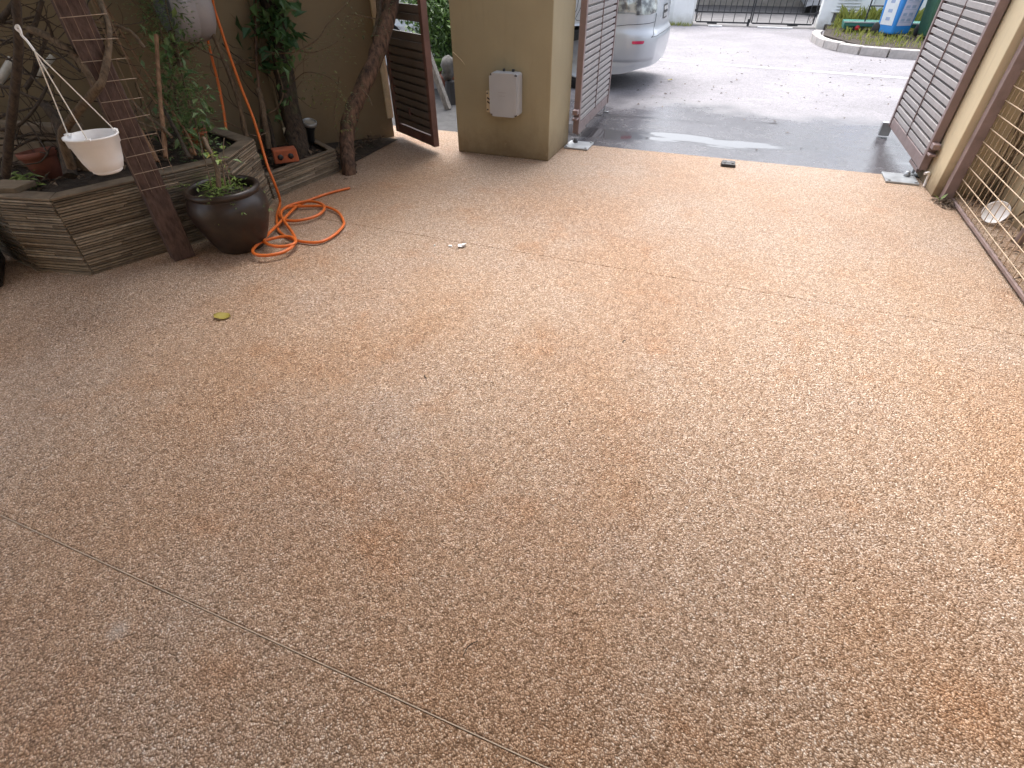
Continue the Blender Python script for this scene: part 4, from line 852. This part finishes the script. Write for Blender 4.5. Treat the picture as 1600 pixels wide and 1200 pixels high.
ck = MB(); random.seed(4); ck.lathe([(0, -.16), (.07, -.15), (.12, -.08), (.10, 0), (.13, .07), (.09, .15), (.03, .19), (0, .19)], (0, 0, 0), 16, smooth=True)
ck.v = [tuple(Vector(v)*(1+.35*mnoise.noise(Vector(v)*14))) for v in ck.v]
c_ = ck.build('stone_lump', M['lump'], loc=(-3.07, 5.9, .33)); c_.scale = (.62, .62, .62); tag(c_, 'pale rough stone lump above the dark pot behind the side gate', 'stone')
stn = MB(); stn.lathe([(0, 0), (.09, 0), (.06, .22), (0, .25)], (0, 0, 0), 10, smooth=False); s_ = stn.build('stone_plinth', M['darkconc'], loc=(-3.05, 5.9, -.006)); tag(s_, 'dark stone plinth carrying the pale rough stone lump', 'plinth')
wt = MB(); wt.lathe([(.045, 0), (.03, .06), (.0, .17)], (0, 0, 0), 4, smooth=False); w_ = wt.build('white_cone', M['white'], loc=(-3.12, 5.45, -.007)); tag(w_, 'small white cone-shaped object beside the leaning grey timber', 'cone')

# ================================================================== PARKED CAR
def build_car(name, label, loc, rz):
    t = thing(name, label, 'car', loc, rz, None)
    Lc, Wc = 4.42, .85
    def sm(a, b, x): x = max(0, min(1, (x-a)/(b-a))); return x*x*(3-2*x)
    def W(z): return Wc-.035*(1-sm(.18, .45, z))-.012*sm(.60, .66, z)-.02*sm(.9, 1.02, z)-.20*sm(1.0, 1.62, z)
    def xr(z): return .03*(1-sm(.2, .5, z))+.05*sm(.56, .64, z)+.03*sm(.75, .98, z)+.38*sm(.98, 1.62, z)
    def xf(z): return .05*(1-sm(.2, .4, z))+.10*sm(.5, .72, z)+.55*sm(.70, .88, z)*1.0+1.15*sm(.88, 1.60, z)
    def ring(z):
        w_, a, b = W(z), xr(z), Lc-xf(z); pts = []
        rc, ry = .42, .36
        for i in range(7): pts.append((a+.035*(i/6*.75)**2, (w_-ry)*i/6))
        for i in range(1, 11): th = i/10*math.pi/2; pts.append((a+.035*.5+rc*(1-math.cos(th))*.95, (w_-ry)+ry*math.sin(th)))
        xs = pts[-1][0]; nS = 64
        for i in range(1, nS+1): pts.append((xs+(b-.42-xs)*i/nS, w_))
        for i in range(1, 11): th = i/10*math.pi/2; pts.append((b-.42+.36*math.sin(th), (w_-.35)+.35*math.cos(th)))
        for i in range(1, 7): pts.append((b-.06+.06*math.sin(i/6*1.57), (w_-.35)*(1-i/6)))
        return pts
    zs = [.185, .20, .25, .30, .318, .324, .36, .42, .48, .54, .58, .60, .615, .63, .66, .70, .75, .80, .86, .92, .97, 1.0, 1.03, 1.1, 1.2, 1.3, 1.4, 1.48, 1.54, 1.58, 1.60]
    R_ = [ring(z) for z in zs]; nP = len(R_[0])
    wx = (.90, 3.62); wr = .355
    def lift(x, z):    # the bumper's lower edge rises towards the corner
        return z+(.07*sm(.45, .05, x) if z < .3 else 0)*(1-(z-.185)/.115 if z < .3 else 0)
    for side in (1, -1):
        b = MB()
        for z, rg in zip(zs, R_):
            for x, y in rg:
                zz = lift(x, z); yy = y
                if y > .6 and z < .75:
                    for cx in wx:
                        dx, dz = x-cx, zz-.31; r = math.hypot(dx, dz)
                        if wr < r < wr+.05: yy = y+.012*(1-(r-wr)/.05)
                        if .78*wr < r < wr*1.06 and r > 1e-6: x, zz = cx+dx*wr/r, .31+dz*wr/r
                if abs(z-.318) < .004: yy -= .010*(1 if y > .3 else 0)
                b.v.append((x, yy*side, zz))
        for i in range(len(zs)-1):
            for j in range(nP-1):
                a = i*nP+j; q4 = (a, a+1, a+nP+1, a+nP)
                cx_ = sum(b.v[k][0] for k in q4)/4; cz_ = sum(b.v[k][2] for k in q4)/4; cy_ = abs(sum(b.v[k][1] for k in q4)/4)
                if cy_ > .6 and any(math.hypot(cx_-c, cz_-.31) < wr*.985 for c in wx): continue
                b.f.append(q4 if side < 0 else q4[::-1]); b.s.append(True)
        top = [len(b.v)-nP+j for j in range(nP)]; b.v.append((2.0, 0, 1.62)); cI = len(b.v)-1
        for j in range(nP-1): b.f.append((top[j], top[j+1], cI) if side < 0 else (top[j+1], top[j], cI)); b.s.append(True)
        bo = b.build('body_shell', M['car'], t)
    def patch(nm, mat, rows, side, off=.004, n=10):
        """a panel following the skin: rows of (z, from, to) in contour index units"""
        b = MB(); prev = None
        for z, i0, i1 in rows:
            rg = ring(z); row = []
            for k in range(n+1):
                s = i0+(i1-i0)*k/n; a = int(min(nP-2, s)); fr = s-a
                x = rg[a][0]*(1-fr)+rg[a+1][0]*fr; y = rg[a][1]*(1-fr)+rg[a+1][1]*fr
                tx, ty = rg[a+1][0]-rg[a][0], rg[a+1][1]-rg[a][1]; l_ = math.hypot(tx, ty); nx, ny = -ty/l_, tx/l_
                b.v.append((x+nx*off, (y+ny*off)*side, z)); row.append(len(b.v)-1)
            if prev:
                for k in range(n): q4 = (prev[k], prev[k+1], row[k+1], row[k]); b.f.append(q4 if side < 0 else q4[::-1]); b.s.append(True)
            prev = row
        return b.build(nm, mat, t)
    for sd in (1, -1):
        patch('tail_lamp', M['lens'], [(.775, 9.5, 12.5), (.79, 7.5, 16), (.82, 7.0, 18.0), (.86, 6.6, 20), (.90, 6.3, 22.5), (.96, 6.2, 24), (1.05, 6.3, 24), (1.15, 6.5, 21)], sd, .005, 18)
        patch('lamp_stripe', M['lampred'], [(.93, 6.6, 22), (.95, 6.6, 22.5), (.97, 6.6, 22.5)], sd, .008, 16)
        patch('reflector', M['lampred'], [(.500, 11.4, 13.4), (.51, 11.2, 13.6), (.53, 11.2, 13.6)], sd, .006, 8)
        patch('side_window', M['carglass'], [(1.02, 22, 70), (1.1, 22.5, 69), (1.25, 23, 67), (1.4, 24, 65), (1.48, 25, 63)], sd, .006, 30)
        patch('head_lamp', M['lens'], [(.66, 82, 92), (.72, 80, 92), (.78, 80, 91)], sd, .005, 8)
    patch('number_plate', M['plate'], [(.70, 0, 1.8), (.74, 0, 1.8), (.80, 0, 1.8), (.84, 0, 1.8)], 1, .006, 4); patch('number_plate', M['plate'], [(.70, 0, 1.8), (.74, 0, 1.8), (.80, 0, 1.8), (.84, 0, 1.8)], -1, .006, 4)
    for sd in (1, -1):
        for z0, z1 in ((.715, .755), (.785, .825)):
            for k_ in (.15, .75, 1.3): patch('plate_mark', M['plate_white'], [(z0, k_, k_+.32), (z1, k_, k_+.32)], sd, .008, 2)
        patch('hatch_window', M['carglass'], [(1.08, 0, 7), (1.2, 0, 7.4), (1.45, 0, 7.2)], sd, .006, 8)
    # shut lines: bumper to wing, fuel flap, hatch edge
    def skin(i, z, sd, off=.001):
        rg = ring(z); a = int(min(nP-2, i)); fr = i-a; x = rg[a][0]*(1-fr)+rg[a+1][0]*fr; y = rg[a][1]*(1-fr)+rg[a+1][1]*fr
        tx, ty = rg[a+1][0]-rg[a][0], rg[a+1][1]-rg[a][1]; l_ = math.hypot(tx, ty); return Vector((x-ty/l_*off, (y+tx/l_*off)*sd, z))
    for sd in (1, -1):
        lines = [[(26, .605), (22, .63), (18, .66), (14, .685), (10, .69), (7.5, .70)], [(7.2, .78), (7.3, .70), (7.6, .64), (8.5, .585), (9.5, .56)], [(9.5, .56), (5, .575), (0, .58)]]
        if sd == 1: lines.append([(22.2, .73), (22.2, .86), (22.6, .875), (25.0, .875), (25.4, .86), (25.4, .73), (25.0, .715), (22.6, .715), (22.2, .73)])
        lines += [[(26.5, .45), (26, 1.0)], [(39, .25), (39, .98)], [(56, .25), (55.5, .98)]]
        for ln in lines:
            P = []
            for (i0, z0), (i1, z1) in zip(ln, ln[1:]):
                for k in range(6): s = k/6; P.append(skin(i0+(i1-i0)*s, z0+(z1-z0)*s, sd))
            P.append(skin(*ln[-1], sd)); b = MB(); b.tube(P, .0028, 5); b.build('shut_line', M['plastic_dark'], t)
    b = MB(); b.box((Lc/2, 0, .25), (Lc-.7, 1.28, .10)); b.build('underbody', M['rubber'], t)
    for cx in wx:
        for sy in (-1, 1):
            wv = MB(); Ry = Matrix.Rotation(rad(90), 3, 'X'); o = wv.lathe([(.20, -.10), (.30, -.10), (.318, -.07), (.322, 0), (.318, .07), (.30, .10), (.20, .10)], (cx, sy*.72, .322), 36, M=Ry).build('tyre', M['tyre'], t)
            wv = MB(); wv.lathe([(0, -.045*sy), (.05, -.06*sy), (.19, -.07*sy), (.205, -.09*sy), (.205, .09*sy)], (0, 0, 0), 30, M=Ry)
            r_ = wv.build('rim', M['steel'], o); r_.location = (cx, sy*.72, .322)
            wv = MB(); wv.box((cx, sy*.42, .40), (.72, .30, .42)); wv.build('wheel_well', M['rubber'], t)
    return t
build_car('parked_car', 'silver car parked on the road behind the open gate leaf', (-1.03, 8.0, -.012), rad(180))
build_car('parked_car', 'pale car standing in the driveway behind the black gate', (1.95, 18.4, -.02), rad(90))

# ================================================================== ACROSS THE ROAD
g = MB(); g.add([(-3, 15.3, -.005), (1.8, 15.3, -.005), (1.8, 40, -.005), (-3, 40, -.005)], [(0, 1, 2, 3)]); kind(g.build('far_driveway', M['fardrive']), 'structure')
hs = thing('far_house', 'shaded house front at the end of the driveway across the road', 'house', (-.5, 24, 0))
p = MB(); p.box((0, .15, 2), (9, .3, 4)); p.build('wall', M['recess'], hs)
p = MB(); p.box((0, -1.2, .09), (8, 2.2, .18)); p.build('step', M['concrete'], hs)
p = MB(); p.box((-1.2, -.02, 1.2), (2.4, .06, 2.1)); p.build('door', M['gslat'], hs)
p = MB(); p.box((2.4, -.02, 1.5), (1.6, .06, 1.2)); p.build('window', M['carglass'], hs)
p = MB(); p.box((0, -2.0, 3.0), (9, 4.4, .2)); p.build('roof', M['concrete'], hs)
fp = MB(); fp.box((-1.66, 15.55, .9), (.46, .46, 1.86)); tag(fp.build('white_pillar', M['white_wall'], bevel=.01), 'white gate pillar across the road left of the black gate', 'pillar')
fr = thing('white_pillar', 'white gate pillar with louvres across the road right of the black gate', 'pillar', (1.74, 15.55, 0))
p = MB(); p.box((0, 0, .9), (.96, .5, 1.86)); p.build('shaft', M['white_wall'], fr, bevel=.01)
p = MB(); p.box((-.02, -.252, .20), (.40, .012, .17)); p.build('recess', M['recess'], fr)
p = MB(); p.box((-.02, -.275, .097), (.50, .05, .03)); p.build('sill', M['louver'], fr, bevel=.004)
for dx in (-.235, .195):
    p = MB(); p.box((dx, -.265, .20), (.03, .03, .20)); p.build('jamb', M['louver'], fr, bevel=.003)
p = MB(); p.box((-.02, -.28, .315), (.52, .06, .025), M=Matrix.Rotation(rad(18), 3, 'X')); p.build('hood', M['louver'], fr, bevel=.003)
for i in range(9):
    p = MB(); p.box((.02, -.262, .37+i*.055), (.44, .05, .012), M=Matrix.Rotation(rad(28), 3, 'X')); p.build('louvre', M['louver'], fr)
fw_ = MB(); fw_.box((5.6, 15.5, .75), (6.7, .16, 1.56)); tag(fw_.build('far_wall', M['white_wall']), 'white boundary wall behind the bins across the road', 'wall')
fw_ = MB(); fw_.box((-5.4, 15.55, .75), (7.0, .16, 1.56)); tag(fw_.build('far_wall', M['white_wall']), 'white boundary wall across the road beyond the parked car', 'wall')
def far_leaf(label, x0, x1, latch_right):
    t = thing('metal_gate', label, 'gate', (x0, 15.5, 0), 0, 'black metal gate leaves across the road'); L = x1-x0
    for x in (.014, L-.014): p = MB(); p.box((x, 0, .82), (.028, .03, 1.52)); p.build('stile', M['blackmetal'], t)
    for z, h in ((.052, .028), (.245, .026), (1.5, .03)): p = MB(); p.box((L/2, 0, z), (L-.056, .026, h)); p.build('rail', M['blackmetal'], t)
    n = 9; e = .125
    xs = [e+(L-2*e)*i/(n-1) for i in range(n)] if False else [L*(i+1)/10 for i in range(9)]
    for i, x in enumerate(xs):
        p = MB(); p.tube([(x, 0, .258), (x, 0, 1.485)], .008, 6); p.build('bar', M['blackmetal'], t)
        if i % 2 == (0 if latch_right else 0): p = MB(); p.tube([(x, 0, .066), (x, 0, .232)], .008, 6); p.build('bar', M['blackmetal'], t)
    cx = .068 if latch_right else L-.068
    p = MB(); p.tube([(cx, 0, .075), (cx+.035, 0, .15), (cx, 0, .225), (cx-.035, 0, .15)], .006, 5, closed=True); p.build('diamond', M['wirebrown'], t)
    p = MB(); p.box((L*.32 if latch_right else L*.68, 0, .026), (.22, .035, .022)); p.build('wheel_box', M['blackmetal'], t)
    hx = -.02 if latch_right else L+.02
    p = MB(); p.box((hx, 0, .27), (.05, .05, .05)); p.build('hinge', M['blackmetal'], t)
    if latch_right: p = MB(); p.box((L-.04, -.03, .05), (.05, .04, .16)); p.build('bolt_box', M['blackmetal'], t)
far_leaf('left leaf of the black barred gate across the road', -1.37, -.13, True)
far_leaf('right leaf of the black barred gate across the road', -.12, 1.20, False)
for x0, x1, lab in ((-1.02, -.72, 'short white strip on the ground under the left black gate leaf'), (.05, .78, 'longer white strip on the ground under the right black gate leaf')):
    p = MB(); p.box(((x0+x1)/2, 15.18, .006), (x1-x0, .05, .025)); tag(p.build('threshold_strip', M['line'], bevel=.004), lab, 'threshold strip')
# kerb of separate stones round the verge
kp = smooth_path([(1.22, 13.9, 0), (1.14, 13.5, 0), (1.13, 13.0, 0), (1.27, 12.2, 0), (1.58, 11.62, 0), (2.02, 11.33, 0), (2.6, 11.2, 0), (3.6, 11.05, 0), (5.2, 10.85, 0), (8.5, 10.45, 0)], 30)
kb = kind(MB().prism([(1.45, 15.0), (1.32, 13.9), (1.25, 13.2), (1.75, 11.8), (2.7, 11.38), (8.5, 10.65), (8.5, 15.4), (1.4, 15.4)][::-1], -.05, .085).build('verge', M['soil']), 'structure')
acc = 0; start = kp[0]; random.seed(8)
for a, b in zip(kp, kp[1:]):
    acc += (b-a).length
    if acc > .42:
        d = (b-start); L = d.length; mid = (b+start)/2; an = math.atan2(d.y, d.x)
        s = MB(); s.box((0, 0, .045+random.uniform(-.006, .006)), (L-.012, .14, .13), jit=.004); q5 = s.build('kerb_stone', M['kerb'], kb, bevel=.012, seg=2, loc=(mid.x, mid.y, 0)); q5.rotation_euler = (rad(random.uniform(-1.5, 1.5)), rad(random.uniform(-1, 1)), an)
        start = b; acc = 0
gr_ = MB(); rnd = random.Random(6)
def tuft(x, y, z, n, h):
    for i in range(n):
        a = rnd.random()*6.28; p0 = Vector((x+rnd.gauss(0, .05), y+rnd.gauss(0, .05), z)); lean = Vector((math.cos(a), math.sin(a), 0))*rnd.uniform(.1, .7)
        hh = h*rnd.uniform(.5, 1.2); s_ = Vector((-lean.y, lean.x, 0)).normalized()*.006
        gr_.add([p0-s_, p0+s_, p0+lean*hh*.35+Vector((0, 0, hh*.7))+s_*.7, p0+lean*hh*.9+Vector((0, 0, hh))], [(0, 1, 2), (0, 2, 3)])
for i in range(260): tuft(rnd.uniform(1.6, 5.5), rnd.uniform(14.75, 15.35), .085, 12, rnd.choice([.10, .2, .32]))
for i in range(330):
    x = rnd.uniform(1.35, 5.5); y = rnd.uniform(11.5, 14.8)
    if y > 11.6+max(0, 1.9-x)*2.6: tuft(x, y, .085, 8, rnd.choice([.05, .08, .12]))
for i in range(26): tuft(rnd.uniform(-2.1, -1.42), rnd.uniform(15.1, 15.3), -.01, 6, .07)
kind(tag(gr_.build('grass', M['grass']), 'yellow-green grass growing on the verge across the road', 'grass'), 'stuff')
def wheelie(name, label, loc, rz, mat, sc_=1.0, stickers=False):
    t = thing(name, label, 'bin', loc, rz, 'wheelie bins on the verge across the road')
    p = MB(); p.box((0, 0, .47*sc_), (.50*sc_, .54*sc_, .86*sc_), taper=.80); p.build('body', mat, t, bevel=.03, seg=3)
    p = MB(); p.box((0, 0, .915*sc_), (.56*sc_, .60*sc_, .03*sc_)); p.build('rim', mat, t, bevel=.008)
    p = MB(); p.box((0, 0, .955*sc_), (.55*sc_, .60*sc_, .05*sc_), taper=1.04); p.build('lid', mat, t, bevel=.02)
    p = MB(); p.tube([(-.2*sc_, .31*sc_, .93*sc_), (.2*sc_, .31*sc_, .93*sc_)], .014, 10); p.build('handle', mat, t)
    for sx in (-1, 1):
        p = MB(); p.lathe([(0, -.025), (.08, -.025), (.10, -.015), (.10, .015), (.08, .025), (0, .025)], (sx*.19*sc_, .24*sc_, .10), 20, M=Matrix.Rotation(rad(90), 3, 'Y')); p.build('wheel', M['tyre'], t)
    if stickers:
        slope = math.atan((.25-.20)*sc_/(.86*sc_))
        def face_pt(kx, z, out):   # point on the front (kx=0) or left (kx=1) tapered face
            h = .5*(.80+.20*(z-.04*sc_)/(.86*sc_)); return (h*.54*sc_+out) if kx == 0 else (h*.50*sc_+out)
        def quad(kx, x0, x1, z0, z1, out, mat, nm):
            b = MB()
            if kx == 0: vs = [(x0, -face_pt(0, z0, out), z0), (x1, -face_pt(0, z0, out), z0), (x1, -face_pt(0, z1, out), z1), (x0, -face_pt(0, z1, out), z1)]
            else: vs = [(-face_pt(1, z0, out), x1, z0), (-face_pt(1, z0, out), x0, z0), (-face_pt(1, z1, out), x0, z1), (-face_pt(1, z1, out), x1, z1)]
            b.add(vs, [(0, 1, 2, 3)]); b.build(nm, mat, t)
        quad(0, -.15, .15, .17, .72, .003, M['sticker_lilac'], 'sticker'); quad(1, -.15, .15, .17, .74, .003, M['sticker'], 'sticker')
        for zz in (.235, .32, .43, .54, .63):
            for xx in (-.11, .01):
                quad(0, xx, xx+.08, zz, zz+.045, .005, M['ink'], 'sticker_print')
            quad(0, -.12, .12, zz-.02, zz-.012, .005, M['ink'], 'sticker_print')
        for zz in (.24, .36, .50, .62): quad(1, -.05, .05, zz, zz+.05, .005, M['ink'], 'sticker_print')
    return t
wheelie('recycling_bin', 'bright blue wheelie bin with stickers on the verge', (2.42, 13.45, .085), rad(32), M['blue'], .92, True)
wheelie('waste_bin', 'dark green wheelie bin beside the blue bin', (3.02, 13.2, .085), rad(8), M['green'], .98)
ct = thing('green_trolley', 'low green flatbed trolley with a black handle behind the blue bin', 'trolley', (2.5, 14.1, .085), rad(-2))
p = MB(); p.box((0, 0, .13), (1.75, .6, .07)); p.build('deck', M['cartgreen'], ct, bevel=.012)
p = MB(); p.box((0, -.31, .165), (1.77, .02, .02)); p.build('edge_strip', M['pipe'], ct)
p = MB(); p.box((-.78, 0, .09), (.18, .5, .09)); p.build('end_box', M['cartgreen'], ct, bevel=.02)
for wx_ in (-.62, .62):
    for wy_ in (-.26, .26):
        p = MB(); p.lathe([(0, -.03), (.05, -.03), (.075, -.02), (.075, .02), (.05, .03), (0, .03)], (wx_, wy_, .075), 18, M=Matrix.Rotation(rad(90), 3, 'X')); o_ = p.build('wheel', M['tyre'], ct)
        p = MB(); p.lathe([(0, 0), (.042, 0), (.042, .01), (0, .01)], (wx_, wy_-.032, .075), 14, M=Matrix.Rotation(rad(90), 3, 'X')); p.build('hub', M['red'], o_)
p = MB(); p.tube(smooth_path([(-.52, -.2, .16), (-.52, -.2, .7), (-.50, -.2, .93), (-.44, -.2, .98), (-.18, -.2, .98), (-.12, -.2, .93), (-.10, -.2, .7), (-.10, -.2, .16)], 4), .013, 8); p.build('handle', M['blackmetal'], ct)
p = MB(); p.tube([(-.52, -.2, .42), (-.10, -.2, .42)], .012, 8); p.build('cross_bar', M['blackmetal'], ct)

# ================================================================== SMALL THINGS ON THE GROUND
def leaf_thing(name, label, loc, rz, L, W_, mat, cat='leaf', up=.004):
    b = MB(); nn_ = 8
    for i in range(nn_+1):
        s = i/nn_; w_ = W_*math.sin(math.pi*min(1, s*1.02))**.7*.5
        for j in (-1, 0, 1): b.v.append((L*(s-.5), w_*j, up+.006*abs(j)+.004*math.sin(s*7+j)))
    for i in range(nn_):
        for j in range(2): a = i*3+j; b.f.append((a, a+3, a+4, a+1)); b.s.append(True)
    o = b.build(name, mat, loc=loc); o.rotation_euler = (0, 0, rz); return tag(o, label, cat)
lf = DATA['leaf'][0]; leaf_thing('fallen_leaf', 'yellow leaf lying on the driveway below the glazed pot', (lf[0], lf[1], .001), rad(15), .085, .06, M['leafyellow'])
bl = [('small cream flake left of the white scraps on the driveway', .014), ('narrow white scrap beside the largest white scrap', .022), ('largest white crumpled scrap on the driveway', .040)]
random.seed(31)
for (x, y, z), (lab, s) in zip(DATA['bits'], bl):
    b = MB()
    for i in range(3 if s > .03 else 1): b.box((random.uniform(-.012, .012), random.uniform(-.01, .01), .004+.004*i), (s*random.uniform(.6, 1), s*random.uniform(.35, .8), .006), M=Matrix.Rotation(random.random()*3, 3, 'Z') @ Matrix.Rotation(rad(random.uniform(-15, 15)), 3, 'X'), jit=.003)
    o = b.build('scrap', M['paper'], loc=(x, y, .001)); tag(o, lab, 'scrap')
tl = ['tiny brown twig lying near the end of the hose', 'tiny dark twig on the driveway left of centre', 'tiny dark seed husk on the driveway right of centre', 'thin curved twig near the bottom of the driveway', 'tiny dark crumb in the middle of the driveway']
for i, ((x, y, z), lab) in enumerate(zip(DATA['twigs'][:5], tl)):
    L = (.03, .02, .018, .05, .008)[i]; b = MB(); a = random.random()*3
    b.tube(smooth_path([(-L/2, 0, .004), (0, L*.15, .006), (L/2, 0, .004)], 3), .0022 if i != 3 else .0012, 6); o = b.build('twig', M['twig_dark'], loc=(x, y, .001)); o.rotation_euler = (0, 0, a); tag(o, lab, 'twig')
x, y, z = DATA['roadleaves'][0]; leaf_thing('fallen_leaf', 'pale yellow leaf lying on the road right of the car', (x, y, -.011), rad(60), .09, .05, M['leafyellow'], up=.012)
ro = MB(); rnd = random.Random(12)
for i in range(230):
    x = rnd.uniform(-1.2, 3.2); y = rnd.uniform(5.0, 11.5)
    if rnd.random() > (.25 if y < 6.2 else 1): continue
    ro.leaf((x, y, -.008+rnd.random()*.006), (rnd.gauss(0, 1), rnd.gauss(0, 1), .1), (0, 0, 1), rnd.uniform(.015, .05), rnd.uniform(.01, .025), .3, .6)
kind(tag(ro.build('road_litter', M['leafdead']), 'small dark bits of leaf scattered over the road', 'leaf litter'), 'stuff')
